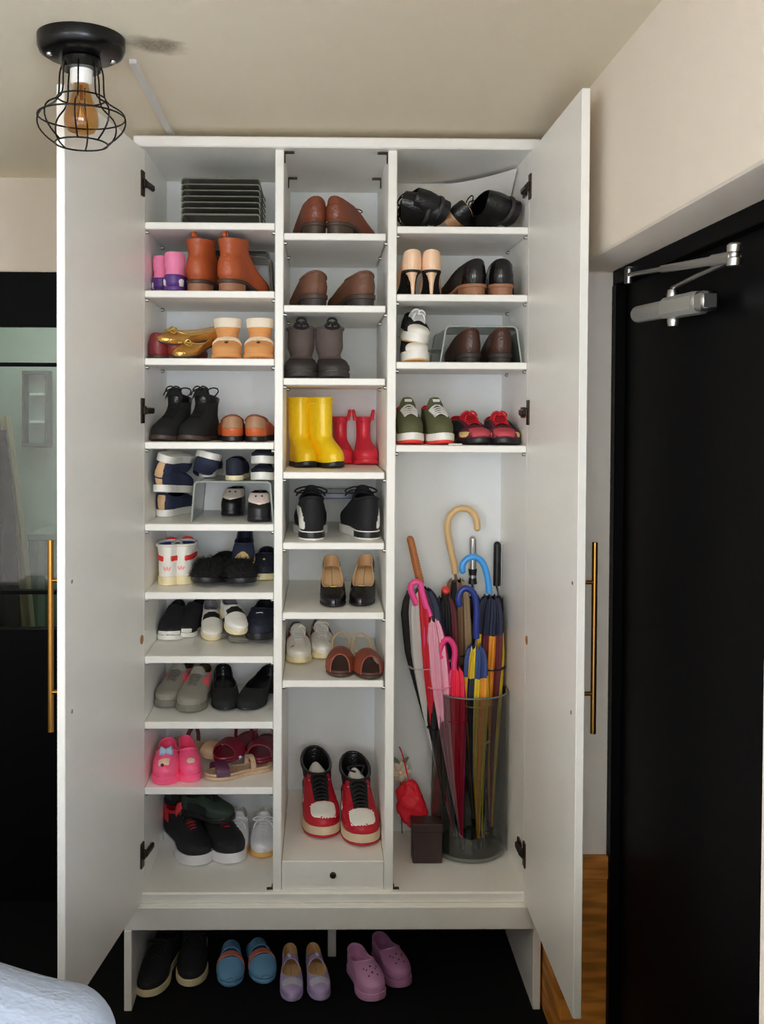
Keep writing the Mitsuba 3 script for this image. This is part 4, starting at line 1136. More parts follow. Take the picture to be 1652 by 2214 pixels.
# ------------------------------------------------------------------ MIDDLE COLUMN
sh = Shoe(.265, .088, .062, 'low', p=2.1, sole_t=.010, heel_h=.022, slope=-.006)
sh.upper('mat_brown_leather').lining('mat_insole_dark').sole('mat_brown_sole', over=.003).block_heel('mat_brown_sole', .022, .26)
sh.laces('mat_brown_lace', 4, .52, .64, .010, .0016, True, loops=.026).patch('heel_counter', lambda t, u, v: (t < .24 - .12 * v) & (v < .72), 'mat_brown_leather', .0012)
pair(sh, 'oxford_shoe', 'brown leather oxford shoe', 'on the top middle shelf', 'shoe', dict(x0=632, x1=705, Yf=.012, yaw=8), dict(x0=708, x1=812, Yf=.008, yaw=-24), ZM[0], py=470)
sh = Shoe(.26, .096, .056, 'low', p=2.6, sole_t=.012, heel_h=.018, slope=-.004)
sh.upper('mat_worn_brown', noise_amp=.003).lining('mat_insole_dark').sole('mat_brown_sole', over=.003).block_heel('mat_rubber_dark', .018, .28)
sh.trim('mat_worn_brown', .003).patch('heel_strip', lambda t, u, v: (t < .10) & (np.abs(u) < .14), 'mat_worn_brown', .0016).laces('mat_brown_lace', 3, .54, .64, .010, .0016, False)
pair(sh, 'leather_shoe', 'worn brown leather shoe', 'on the second middle shelf', 'shoe', dict(x0=626, x1=706, Yf=.012, yaw=9), dict(x0=713, x1=805, Yf=.010, yaw=16), ZM[1], py=625)
sh = Shoe(.19, .082, .126, boot_rows(.126, .050, .58, .90, .92), p=2.9, sole_t=.014, dip=.004)
sh.upper('mat_suede_brown', noise_amp=.003).lining('mat_suede_brown').sole('mat_rubber_dark').patch('foot_shell', lambda t, u, v: (v < .30), 'mat_rubber_dark', .0024, 'dark rubber foot')
sh.trim('mat_suede_brown', .004)
yb, zb_ = sh.top[:, 1].max(), sh.top[np.argmax(sh.top[:, 1])][2]
sh.add('bow', join(*[tube(curve([(0, yb, zb_ - .004), (sg * .010, yb + .004, zb_ + .010), (sg * .017, yb + .002, zb_ + .004), (0, yb + .003, zb_ - .004)], 12), .0035, 6) for sg in (-1, 1)], tube(curve([(-.016, yb + .004, zb_ - .002), (0, yb + .006, zb_ - .006), (.020, yb + .004, zb_ + .002)], 10), .004, 6), tube(curve([(-.004, yb - .002, zb_), (-.006, yb - .004, zb_ + .022), (.006, yb - .004, zb_ + .022), (.004, yb, zb_)], 12), .003, 6)), 'mat_black_cord', label='black bow')
pair(sh, 'winter_boot', 'grey brown suede boot with black bow', 'on the third middle shelf', 'boot', dict(x0=613, x1=682, Yf=.012, yaw=2), dict(x0=683, x1=752, Yf=.012, yaw=8), ZM[2], 'toe', 760)

sh = Shoe(.128, .058, .180, [(0, .02, .985, .96, 0), (.06, .005, .985, 1.0, 0), (.15, 0, .95, 1.0, .05), (.23, 0, .86, .96, .2), (.31, .01, .72, .95, .6), (.40, .0, .60, .97, 1), (.65, -.02, .58, 1.0, 1), (1, -.04, .58, 1.02, 1)], p=3, sole_t=.014, dip=0)
sh.upper('mat_yellow_rubber').lining('mat_yellow_rubber').sole('mat_black_rubber', t=.014).trim('mat_yellow_rubber', .002)
sh.patch('toe_guard', lambda t, u, v: (v < .12), 'mat_yellow_rubber', .0014).patch('top_band', lambda t, u, v: (v > .93), 'mat_yellow_rubber', .0012)
pair(sh, 'rain_boot', 'yellow rain boot', 'on the fourth middle shelf', 'boot', dict(x0=617, x1=684, Yf=1012, yaw=22), dict(x0=662, x1=748, Yf=1013, yaw=38), ZM[3], 'toe', 940)
sh = Shoe(.145, .067, .126, [(0, .02, .985, .96, 0), (.08, .005, .985, 1.0, 0), (.20, 0, .95, 1.0, .05), (.30, 0, .84, .94, .2), (.42, .02, .64, .74, .7), (.55, .03, .54, .62, 1), (.75, .02, .52, .62, 1), (1, -.02, .56, .76, 1)], p=3.4, sole_t=.012, dip=0)
sh.upper('mat_red_rubber').lining('mat_red_rubber').sole('mat_red_rubber').trim('mat_red_rubber', .0022)
sh.patch('toe_cap', lambda t, u, v: (v < .24) & (t > .5), 'mat_red_rubber', .0022)
for sg in (-1, 1):
    i = np.argmin(np.abs(sh.top - [sg * sh.W * .76, .27 * sh.L, sh.top[:, 2].mean()]).sum(1))
    p = sh.top[i]
    sh.add('pull_handle', tube(curve([p + [0, -.012, -.008], p + [sg * .003, -.008, .012], p + [sg * .005, 0, .022], p + [sg * .003, .008, .012], p + [0, .012, -.008]], 18), [.0045] * 18, 8, flat=.55), 'mat_red_rubber')
for x in (-.010, 0, .010):
    sh.add('vent_hole', moved(lathe([(0, 0), (.002, 0), (.002, .001), (0, .001)], 10), RT((x, sh.ks[0] * 0 + sh.top[:, 1].max() + .0006 - x * x * 6, sh.st + sh.H * .90), rx=-90)), 'mat_wine_leather')
pair(sh, 'rain_boot', 'red child rain boot with pull handles', 'on the fourth middle shelf', 'boot', dict(x0=709, x1=764, Yf=1003, yaw=3), dict(x0=761, x1=822, Yf=1006, yaw=5), ZM[3], 'toe', 940)

xa, xb = at(660, 1070, .3)[0], at(768, 1070, .3)[0]
rk = riser('narrow plastic shoe riser with a blue front edge behind the black sneakers', xa, xb, ZM[4] + .001, .104, .30, .45, r=.008, flare=.004)
part(rk, 'front_edge', box(xa + .006, xb - .006, .296, .302, ZM[4] + .088, ZM[4] + .104, .002), 'mat_blue_tint', label='dark blue front edge')
sh = Shoe(.27, .092, .092, 'runner', sole_t=.024, slope=.004, p=2.5)
sh.upper('mat_black_mesh').lining('mat_black_mesh').sole('mat_white_rubber', over=.003).sole('mat_black_rubber', t=.018, z0=.004, over=.0036, y1=.17, name='heel_pad').trim('mat_black_mesh', .004)
sh.patch('side_panel', lambda t, u, v: (v < .66) & (u > .30 + .5 * v) & (t > .02) & (t < .45), 'mat_white_rubber', .002, 'white side panel')
sh.laces('mat_black_cord', 5, .46, .62, .016, .0026, True, loops=.045).tongue('mat_black_mesh', .026, .024)
pair(sh, 'running_shoe', 'black running shoe with white sole', 'on the fifth middle shelf', 'sneaker', dict(x0=635, x1=708, Yf=1170, yaw=2, mirror=True), dict(x0=733, x1=822, Yf=1169, yaw=9, mirror=False), ZM[4], py=1120)

sh = Shoe(.225, .074, .040, 'pump', p=2.2, sole_t=.007, heel_h=.062, spring=.002)
sh.upper('mat_patent_black').lining('mat_insole_tan', 'mat_insole_tan').sole('mat_black_rubber', over=.001).stiletto('mat_patent_black', .006)
sh.add('ornament', moved(box(-.009, .009, -.003, .003, 0, .003, .001), RT(sh.surf(0, .765 * sh.L, .0015))), 'mat_gold_piping')
pair(sh, 'high_heel_pump', 'black patent pump with tan insole', 'on the sixth middle shelf', 'shoe', dict(x0=690, x1=750, Yf=1315, yaw=2), dict(x0=752, x1=814, Yf=1313, yaw=-7), ZM[5], 'toe', 1255)

sh = Shoe(.225, .070, .058, 'low', sole_t=.016, p=2.6)
sh.upper('mat_white_leather').lining('mat_grey_lining').sole('mat_cream_rubber', over=.002).tongue('mat_white_leather', .022, .022).laces('mat_white_lace', 5, .52, .72, .013, .0022, True, loops=.020)
sh.patch('toe_cap', lambda t, u, v: (t > .82), 'mat_white_leather', .0018).patch('side_panel', lambda t, u, v: (t > .1) & (t < .55) & (np.abs(u) > .55) & (v > .2) & (v < .8), 'mat_wine_leather', .0014, 'dark red side panel')
sh.add('heart_mark', join(*[trimesh.creation.icosphere(1, .003).apply_translation(sh.surf(x, .85 * sh.L, 0)) for x in (.017, .021)]), 'mat_wine_leather')
pair(sh, 'sneaker', 'white sneaker with dark red sides', 'on the seventh middle shelf', 'sneaker', dict(x0=617, x1=675, Yf=1439, yaw=4), dict(x0=672, x1=722, Yf=1429, yaw=4), ZM[6], 'toe', 1390)
sh = sandal(.225, .078, 'mat_insole_dark', 'mat_sandal_brown', .016, .004, ((.58, .93, .048),), 'mat_brown_sole')
sh.arch('mat_sandal_brown', .56, .60, .049, 1.0, name='strap_edge')
ll = [(-.024, .060, .016), (-.025, .030, .040), (-.014, .004, .062), (0, -.002, .068), (.014, .004, .062), (.025, .030, .040), (.024, .060, .016)]
sh.add('sling_strap', tube(curve(ll, 26), .0028, 8, flat=.6), 'mat_insole_tan')
pair(sh, 'sandal', 'brown slingback sandal with open toe', 'on the seventh middle shelf', 'sandal', dict(x0=705, x1=767, Yf=1467, yaw=-2), dict(x0=768, x1=829, Yf=1472, yaw=5), ZM[6], 'toe', 1425)

# red, white and black high tops on the box
def high_top():
    q = Shoe(.295, .104, .118, [(0, .02, .985, .94, 0), (.14, .005, .985, 1.0, 0), (.26, 0, .95, 1.0, .05), (.38, .0, .85, .93, .2), (.54, .0, .71, .84, .45), (.74, .005, .60, .78, .75), (1, .0, .50, .80, 1)], p=2.7, sole_t=.024, slope=-.030, dip=.006)
    q.upper('mat_chicago_red').lining('mat_black_leather', 'mat_white_leather').sole('mat_aged_sole', t=.024, z0=.006, over=.003).sole('mat_chicago_red', t=.008, over=.003, name='outsole')
    q.patch('toe_box', lambda t, u, v: (t > .755) & (np.abs(u) < .66) & (v > .16) & (t < .955 - .10 * u * u), 'mat_white_leather', .0016, 'white toe box')
    q.patch('side_panel', lambda t, u, v: (t > .22) & (t < .62) & (np.abs(u) > .60) & (v > .06) & (v < .40), 'mat_white_leather', .0014, 'white side panel')
    q.patch('side_stripe', lambda t, u, v: (t > .12) & (t < .60) & (np.abs(v - .36 + .45 * (t - .2)) < .075 * (1 - np.abs(t - .3))) & (np.abs(u) > .5), 'mat_black_leather', .0024, 'black curved side stripe')
    q.patch('collar_panel', lambda t, u, v: (v > .72) & (t < .44), 'mat_black_leather', .0018, 'black collar')
    q.patch('tongue_base', lambda t, u, v: (t > .48) & (t < .745) & (np.abs(u) < .36), 'mat_black_leather', .0014, 'black tongue')
    q.trim('mat_black_leather', .005).laces('mat_black_cord', 7, .50, .73, .020, .0034, False)
    yt = q.top[:, 1].max()
    zt = q.top[np.argmax(q.top[:, 1])][2]
    u, v = np.meshgrid(np.linspace(-1, 1, 11), np.linspace(0, 1, 9), indexing='ij')
    w = .030 * (1 - .45 * v ** 2)
    P = np.stack([u * w, yt - .004 - .085 * v + .010 * u * u, zt - .006 + .012 * v - .010 * u * u], -1)
    f = loft(P, closed=False)
    g = loft(P - [0, 0, .005], closed=False)
    q.add('tongue', join(f, tm(g.vertices, g.faces[:, ::-1])), 'mat_white_leather', 60, None, 'white tongue lining')
    return q


gJ = 'red, white and black high tops'
put(high_top(), 'high_top_sneaker', 'left-hand red, white and black high top sneaker on the low white box', 'sneaker', gJ, 650, 736, 1720, ZB, 1817, 'toe', yaw=7)
sh = high_top()
sh.add('loose_lace', tube(curve([(.008, .155, .150), (.02, .12, .158), (.012, .09, .150), (-.012, .095, .150), (-.006, .14, .150)], 24), .0028, 6), 'mat_black_cord')
put(sh, 'high_top_sneaker', 'right-hand red, white and black high top sneaker on the low white box', 'sneaker', gJ, 733, 824, 1730, ZB, 1834, 'toe', yaw=5, mirror=True)

# ------------------------------------------------------------------ RIGHT COLUMN
sh = Shoe(.26, .100, .070, 'low', p=2.2, sole_t=.010, heel_h=.020)
sh.upper('mat_black_leather').lining('mat_black_leather').sole('mat_rubber_dark', over=.003).block_heel('mat_black_rubber', .020, .27).laces('mat_black_cord', 4, .50, .64, .012, .0018, True, loops=.036)
ob = ' black dress shoe on its side, top right shelf'
put(sh, 'dress_shoe', 'leftmost' + ob + ', mostly behind the divider', 'shoe', 'black dress shoes on the top right shelf', 0, 0, 450, ZR[0], .02, yaw=3, roll=-76, xc=DR1 + .050)
put(sh, 'dress_shoe', 'second' + ob + ', sole to the right', 'shoe', 'black dress shoes on the top right shelf', 872, 956, 450, ZR[0], .008, yaw=18, roll=-70)
put(sh, 'dress_shoe', 'rightmost' + ob + ', sole to the right', 'shoe', 'black dress shoes on the top right shelf', 1020, 1110, 450, ZR[0], .008, yaw=18, roll=-74, mirror=True)
sh = Shoe(.235, .080, .045, 'pump', p=2.3, sole_t=.008, heel_h=.02)
sh.upper('mat_black_leather').lining('mat_insole_tan', 'mat_insole_tan').sole('mat_taupe', over=.001).block_heel('mat_taupe', .020, .24)
put(sh, 'flat_shoe', 'black shoe with pinkish tan sole tipped over in the middle of the top right shelf', 'shoe', None, 958, 1024, 455, ZR[0], .03, yaw=-18, roll=52, pitch=6)

sh = Shoe(.205, .062, .046, 'pump', p=2.0, heel=.84, sole_t=.006, heel_h=.058, spring=.0, dip=.008, slope=-.012)
sh.upper('mat_nude_leather').lining('mat_nude_leather').sole('mat_black_rubber', over=.001).stiletto('mat_nude_leather', .0042)
pair(sh, 'high_heel_pump', 'nude beige high heel pump', 'on the second right shelf', 'shoe', dict(x0=857, x1=904, Yf=.008, yaw=5), dict(x0=905, x1=956, Yf=.008, yaw=-5), ZR[1], py=595)
sh = Shoe(.255, .092, .060, 'low', p=2.2, sole_t=.009, heel_h=.020, slope=-.008)
sh.upper('mat_patent_black').lining('mat_insole_dark').sole('mat_tan_heel', over=.003).block_heel('mat_tan_heel', .020, .27).laces('mat_black_cord', 3, .52, .64, .010, .0016, False)
pair(sh, 'dress_shoe', 'black patent shoe with tan heel', 'on the second right shelf', 'shoe', dict(x0=960, x1=1038, Yf=.008, yaw=11), dict(x0=1040, x1=1114, Yf=.006, yaw=-6), ZR[1], py=600)

sh = Shoe(.18, .070, .050, 'low', sole_t=.024, p=2.8)
sh.upper('mat_black_mesh').lining('mat_black_mesh').sole('mat_white_rubber', t=.024, z0=.003, over=.003).sole('mat_gum', t=.006, over=.001, name='outsole').tongue('mat_white_leather', .022, .022)
sh.laces('mat_white_lace', 5, .52, .72, .016, .003, True, loops=.018).patch('toe_cap', lambda t, u, v: (t > .84) & (v < .6), 'mat_white_leather', .0018)
pair(sh, 'sneaker', 'white and black child sneaker', 'third right shelf', 'sneaker', dict(side='lower', x0=860, x1=932, Yf=.012, yaw=4), dict(side='upper', x0=860, x1=930, Yf=.03, yaw=6, pitch=-10, roll=-12, z=ZR[2] + .044), ZR[2], 'toe', 750)
xa, xb = at(953, 740, .03)[0], at(1128, 740, .03)[0]
rk = riser('clear plastic shoe riser over the dark brown loafers on the third right shelf', xa, xb, ZR[2] + .001, .094, .03, .29, flare=.012, r=.014, lip=.005)
part(rk, 'side_clip', box(xa - .022, xa + .004, .035, .20, ZR[2] + .034, ZR[2] + .037, .001), 'mat_clear_plastic')
sh = Shoe(.255, .084, .062, 'low', p=2.3, sole_t=.012, heel_h=.014, slope=-.006)
sh.upper('mat_dark_brown').lining('mat_tan_boot').sole('mat_rubber_dark', over=.003).block_heel('mat_rubber_dark', .014, .27).patch('heel_strip', lambda t, u, v: (t < .1) & (np.abs(u) < .12), 'mat_dark_brown', .0014)
pair(sh, 'loafer', 'dark brown leather loafer', 'in the clear riser, third right shelf', 'shoe', dict(x0=964, x1=1034, Yf=.045, yaw=3), dict(x0=1036, x1=1106, Yf=.045, yaw=-3), ZR[2], py=745)

sh = Shoe(.205, .068, .082, 'low', sole_t=.024, p=2.8, slope=.006)
sh.upper('mat_olive').lining('mat_signal_red').sole('mat_white_rubber', t=.020, z0=.007, over=.003).sole('mat_outsole_red', t=.008, over=.002, name='outsole').tongue('mat_olive', .022, .022)
sh.laces('mat_white_lace', 5, .56, .76, .018, .0036, False).patch('collar_panel', lambda t, u, v: (v > .84) & (t < .45), 'mat_signal_red', .0016, 'red collar')
zt2 = sh.top[np.argmax(sh.top[:, 1])]
sh.add('label', moved(box(-.010, .010, -.001, .001, 0, .008, .0006), RT((0, zt2[1] + .0115, zt2[2] + .004), rx=22)), 'mat_pearl')
pair(sh, 'sneaker', 'olive green sneaker with white laces', 'on the fourth right shelf', 'sneaker', dict(x0=858, x1=913, Yf=.022, yaw=3), dict(x0=914, x1=976, Yf=.018, yaw=8), ZR[3], 'toe', 910)
sh = Shoe(.255, .094, .060, 'runner', sole_t=.014, p=2.3)
sh.upper('mat_maroon_mesh').lining('mat_signal_red').sole('mat_black_rubber', over=.002).tongue('mat_signal_red', .018, .024).laces('mat_signal_red', 5, .48, .68, .018, .0030, True, loops=.020)
sh.patch('toe_guard', lambda t, u, v: (t > .80) & (np.abs(u) < .60 - .1 * v) & (v > .0), 'mat_dusty_red', .0018, 'dusty red toe guard').patch('toe_corner', lambda t, u, v: (t > .70) & (np.abs(u) >= .60 - .1 * v) & (v < .30) , 'mat_tan_sole', .0014, 'beige toe corner')
sh.patch('side_panel', lambda t, u, v: (t > .25) & (t < .72) & (np.abs(u) > .58) & (v < .8), 'mat_black_mesh', .0014, 'black side mesh')
pair(sh, 'running_shoe', 'dark red and black running shoe', 'on the fourth right shelf', 'sneaker', dict(x0=978, x1=1058, Yf=.022, yaw=8), dict(x0=1056, x1=1134, Yf=.016, yaw=-2), ZR[3], 'toe', 920)
p = at(985, 957, .012)
single('loose_tag', moved(box(-.018, .018, -.006, .006, 0, .004, .0015), RT((p[0], .016, ZR[3] + .0005), rz=4)), 'mat_white_rubber', 'small white tag lying at the edge of the fourth right shelf', 'tag')

# ------------------------------------------------------------------ ON THE FLOOR, UNDER THE CABINET
sh = Shoe(.255, .084, .066, 'runner', sole_t=.020)
sh.upper('mat_black_mesh').lining('mat_black_mesh').sole('mat_cream_rubber', over=.003).laces('mat_black_cord', 5, .50, .68, .014, .0022)
pair(sh, 'running_shoe', 'black running shoe with pale sole', 'on the floor under the cabinet', 'sneaker', dict(x0=300, x1=385, Yf=2163, yaw=-10), dict(x0=384, x1=447, Yf=2140, yaw=2), 0.001, 'toe', 2090)
sh = sandal(.19, .074, 'mat_croc_blue', 'mat_croc_blue', .022, .0, ((.34, .54, .048),))
sh.arch('mat_croc_blue', .74, .985, .042, name='toe_cap', open_=.8)
sh.arch('mat_coral', .60, .71, .044, label='coral strap')
pair(sh, 'sandal', 'light blue child sandal with coral strap', 'on the floor under the cabinet', 'sandal', dict(x0=468, x1=529, Yf=2138, yaw=4), dict(x0=530, x1=600, Yf=2131, yaw=15), 0.001, 'toe', 2080)
sh = Shoe(.195, .064, .036, 'pump', p=2.5, sole_t=.010, heel_h=.012)
sh.upper('mat_lilac').lining('mat_insole_tan').sole('mat_lilac', over=.001).block_heel('mat_lilac', .012, .25).patch('sequins', lambda t, u, v: (t > .76) & (t < .86) & (np.abs(u) < .8), 'mat_silver_glitter', .0026, 'silver sequins')
sh.arch('mat_lilac', .36, .44, .046, .98, z0=.014)
sh.add('buckle', trimesh.creation.icosphere(2, .006).apply_translation((.004, .40 * sh.L, .058)), 'mat_silver_glitter')
pair(sh, 'mary_jane_shoe', 'silver lilac child mary jane shoe', 'on the floor under the cabinet', 'shoe', dict(x0=602, x1=659, Yf=2172, yaw=4), dict(x0=660, x1=716, Yf=2170, yaw=8), 0.001, 'toe', 2090)
ca1, ca2 = clog(.185, .076, .050, 'mat_pink_clog'), clog(.185, .074, .050, 'mat_mauve_clog')
pair(None, 'clog', 'mauve pink clog', 'on the floor under the cabinet', 'clog', dict(sh=ca1, x0=748, x1=836, Yf=2172, yaw=18), dict(sh=ca2, x0=806, x1=888, Yf=2142, yaw=20), 0.001, 'toe', 2100)

# ------------------------------------------------------------------ umbrella stand and umbrellas
UX, UY, UR = at(1016, 1700, .22)[0], .245, .110
UZ = at(1000, 1512, UY - UR)[2]
scene['mat_smoke_glass'] = {'type': 'thindielectric', 'int_ior': 1.5, 'specular_transmittance': {'type': 'rgb', 'value': [.42, .44, .42]}}
mat('glass_rim', (96, 100, 94), .15)
st = thing('umbrella_stand', 'tall smoky glass cylinder holding the umbrellas', 'umbrella stand')
part(st, 'cylinder', lathe([(UR * .90, ZF + .012), (UR * .97, ZF + .03), (UR, UZ)], 64, (UX, UY)), 'mat_smoke_glass', 40)
part(st, 'rim', moved(trimesh.creation.torus(UR, .0028, 64, 8), RT((UX, UY, UZ))), 'mat_glass_rim', 60)
part(st, 'base', lathe([(0, ZF + .001), (UR * .86, ZF + .001), (UR * .92, ZF + .005), (UR * .92, ZF + .014), (UR * .86, ZF + .018), (0, ZF + .018)], 64, (UX, UY)), 'mat_glass_rim', 40)
FLOOR_U = ZF + .020

for nm, c, r in (('u_wood', (178, 108, 58), .4), ('u_cane', (222, 186, 132), .38), ('u_chrome', (206, 206, 208), .15), ('u_black', (16, 16, 18), .4), ('u_sky', (70, 160, 236), .3), ('u_navy', (34, 52, 128), .3), ('u_pink', (246, 84, 160), .3),
                 ('u_white', (204, 206, 204), .6), ('u_red', (196, 28, 44), .55), ('u_navy_cloth', (28, 34, 60), .6), ('u_brown', (122, 92, 66), .65), ('u_tan', (164, 136, 104), .65), ('u_dark', (24, 22, 24), .7), ('u_palepink', (226, 158, 178), .5),
                 ('u_magenta', (216, 52, 118), .5), ('u_hotred', (228, 28, 66), .5), ('u_yellow', (214, 184, 40), .5), ('u_orange', (224, 142, 40), .55), ('u_blue', (44, 66, 122), .55), ('u_beige', (220, 192, 130), .5), ('u_maroon', (92, 22, 34), .6)):
    mat(nm, c, r, 'cloth' if r > .45 else None, metallic=1.0 if nm == 'u_chrome' else 0.0)


def umbrella(label, tip, top, R, colors, handle, hm, hr, canopy_at=.0, group=None, shaft='mat_u_chrome', gores=8, swell=.35, tube_flat=1.0, extra=None, lower=None, split=.8):
    """A furled umbrella: tip and top are the ends of its folded canopy, handle the path of its handle, hr its radius."""
    key = thing('umbrella', label, 'umbrella', group)
    tip, top = np.asarray(tip, float), np.asarray(top, float)
    ax_ = top - tip
    Lc = np.linalg.norm(ax_)
    w = ax_ / Lc
    a = np.cross(w, [0, 1, 0])
    a /= np.linalg.norm(a)
    b = np.cross(w, a)
    S = np.linspace(0, 1, 26)
    prof = np.interp(S, [0, .06, .35, .75, .93, 1], [.10, .16, .55, 1.0, .92, .62]) * R
    n = 12
    for g in range(gores):
        th0, th1 = 2 * np.pi * g / gores, 2 * np.pi * (g + 1) / gores
        rows = []
        for s_, r in zip(S, prof):
            th = np.linspace(th0, th1, n) + 1.5 * s_
            k = np.linspace(0, 1, n)
            rad = r * (.72 + swell * np.sin(np.pi * k) ** .7 - .10 * np.cos(4 * np.pi * k + 3 * s_) * s_)
            rag = .010 * np.sin(np.pi * k) * (s_ > .985)
            rows.append(tip + w * (s_ * Lc) + (rad[:, None] * (np.cos(th)[:, None] * a + np.sin(th)[:, None] * b)) - rag[:, None] * w)
        q = np.array(rows)
        if lower:
            i = int(np.searchsorted(S, split))
            part(key, 'canopy_panel', loft(q[i:], closed=False), 'mat_' + colors[g % len(colors)], 60)
            part(key, 'printed_panel', loft(q[:i + 1], closed=False), 'mat_' + lower[g % len(lower)], 60)
        else:
            part(key, 'canopy_panel', loft(q, closed=False), 'mat_' + colors[g % len(colors)], 60)
    part(key, 'shaft', tube([tip - w * .006, tip + w * Lc * 1.0, np.asarray(handle[0], float)], [.003, .004, .004], 8), shaft, 60)
    part(key, 'ferrule', tube([tip - w * .010, tip + w * .02], [.004, .007], 10), 'mat_u_black', 60)
    part(key, 'tie_band', tube([tip + w * (Lc * .70) + (R * 1.02) * (math.cos(t) * a + math.sin(t) * b) for t in np.linspace(0, 2 * np.pi, 28, endpoint=False)], .006, 6, closed=True, flat=.25), 'mat_' + colors[-1], 60)
    if hm:
        H = curve(handle, 40) if len(handle) > 2 else np.asarray(handle, float)
        part(key, 'handle', join(tube(H, hr, 16, flat=tube_flat), trimesh.creation.icosphere(2, hr * .97).apply_translation(H[-1])), hm, 60)
    for nm, mesh, m, lb in extra or ():
        part(key, nm, mesh, m, 50, None, lb)
    return key


def tip_in(px, Y, z=None):
    p = at(px, 1800, Y)
    x, y = p[0] - UX, Y - UY
    r = math.hypot(x, y)
    k = min(1, UR * .80 / max(r, 1e-6))
    return np.array([UX + x * k, UY + y * k, (FLOOR_U + .014) if z is None else z])


UO = .078                                        # how far the umbrellas stand further back than first measured
U = lambda Y, *ps: [at(x, y, Y + UO) for x, y in ps]
# golf umbrella with the straight wooden handle
wood_handle = U(.16, (910, 1262), (905, 1245), (896, 1205), (887, 1166))
grips = [tube([p + d * .010 for d in []] or [p, p + (np.array(wood_handle[3]) - wood_handle[0]) * .012], [.0118, .0118], 14) for p in [np.array(wood_handle[0]) + (np.array(wood_handle[3]) - wood_handle[0]) * k for k in np.linspace(.12, .62, 9)]]
umbrella('golf umbrella with straight wooden handle and navy, white and red canopy', tip_in(985, .18 + UO), at(903, 1272, .155 + UO), .056, ['u_red', 'u_navy_cloth', 'u_navy_cloth', 'u_dark', 'u_white', 'u_white', 'u_dark', 'u_white'], wood_handle, 'mat_u_wood', .0105, extra=[('grip_ring', join(*grips), 'mat_u_wood', 'carved rings on the handle')])
# cane crook
umbrella('umbrella with pale bent cane handle and brown striped canopy', tip_in(1025, .25 + UO), at(986, 1250, .235 + UO), .036, ['u_brown', 'u_tan', 'u_brown', 'u_dark'],
         U(.235, (984, 1240), (976, 1195), (968, 1155), (969, 1125), (984, 1104), (1003, 1099), (1022, 1108), (1031, 1128), (1032, 1142)), 'mat_u_cane', .0098, shaft='mat_u_brown')
# chrome handle with black grip
ch = U(.255, (1022, 1262), (1022, 1166))
umbrella('umbrella with straight chrome handle and black grip behind the sky blue hook', tip_in(1040, .27 + UO), at(1022, 1285, .262 + UO), .030, ['u_dark', 'u_black'], ch, 'mat_u_chrome', .0105,
         extra=[('grip', tube(U(.2555, (1022, 1262), (1022, 1246), (1022, 1230)), [.0125, .0105, .0130], 16), 'mat_u_black', 'black waisted grip')])
# sky blue hook
umbrella('child umbrella with sky blue hook handle and navy and yellow canopy', tip_in(1062, .19 + UO), at(1060, 1285, .165 + UO), .036, ['u_navy_cloth'],
         U(.165, (1058, 1282), (1056, 1262), (1050, 1232), (1040, 1212), (1023, 1204), (1006, 1212), (1000, 1234)), 'mat_u_sky', .0092, lower=['u_orange', 'u_maroon', 'u_yellow', 'u_orange', 'u_dark', 'u_brown', 'u_yellow', 'u_maroon'], split=.84)
# black straight handle
umbrella('dark patterned umbrella with flat black straight handle at the right', tip_in(1075, .25 + UO), at(1079, 1285, .255 + UO), .028, ['u_dark', 'u_brown', 'u_navy_cloth', 'u_dark'], U(.25, (1074, 1266), (1075, 1178)), 'mat_u_black', .0105,
         extra=[('edge_trim', tube(U(.246, (1084, 1266), (1085, 1178)), .0022, 8), 'mat_u_chrome', 'silver edge')])
# pink hook
umbrella('child umbrella with hot pink hook handle and pale pink canopy', tip_in(1000, .125 + UO), at(932, 1335, .115 + UO), .030, ['u_palepink', 'u_palepink', 'u_magenta', 'u_palepink'],
         U(.11, (930, 1332), (920, 1306), (912, 1276), (903, 1258), (891, 1262), (890, 1282), (898, 1304)), 'mat_u_pink', .0085)
# magenta hook, lower
umbrella('child umbrella with low magenta hook handle and bright red canopy', tip_in(1000, .112 + UO), at(985, 1440, .105 + UO), .024, ['u_hotred', 'u_hotred', 'u_magenta', 'u_hotred'],
         U(.10, (984, 1452), (983, 1420), (980, 1394), (968, 1382), (956, 1392), (953, 1420)), 'mat_u_magenta', .0085)
# navy hook
umbrella('child umbrella with royal blue hook handle and blue and yellow canopy', tip_in(1035, .115 + UO), at(1028, 1392, .112 + UO), .032, ['u_blue', 'u_blue', 'u_blue', 'u_yellow'],
         U(.11, (1030, 1380), (1030, 1340), (1029, 1300), (1020, 1278), (1005, 1272), (994, 1284), (993, 1306)), 'mat_u_navy', .0090, lower=['u_yellow', 'u_orange', 'u_yellow', 'u_navy_cloth'], split=.82)
# folded umbrella with a red button on top, round end of a short black one
kb = umbrella('folded brown umbrella with red push button between the handles', tip_in(1000, .22 + UO), at(960, 1288, .20 + UO), .034, ['u_dark', 'u_maroon', 'u_brown', 'u_dark'], U(.195, (962, 1300), (963, 1276)), 'mat_u_dark', .011,
              extra=[('push_button', moved(lathe([(0, -.006), (.0115, -.005), (.012, .002), (.009, .006), (0, .007)], 20), RT(at(964, 1276, .182 + UO), rx=60)), 'mat_outsole_red', 'red button')])
umbrella('short black umbrella with its round end showing at the rim', tip_in(960, .155 + UO, FLOOR_U + .12), at(946, 1500, .14 + UO), .030, ['u_black', 'u_dark'], U(.135, (946, 1500), (946, 1484)), 'mat_u_black', .022)
umbrella('umbrella with yellow canopy in the middle of the glass stand', tip_in(1046, .12 + UO), at(1030, 1508, .13 + UO), .026, ['u_yellow', 'u_yellow', 'u_navy_cloth', 'u_yellow'], U(.13, (1030, 1512), (1030, 1500)), 'mat_u_navy', .006)

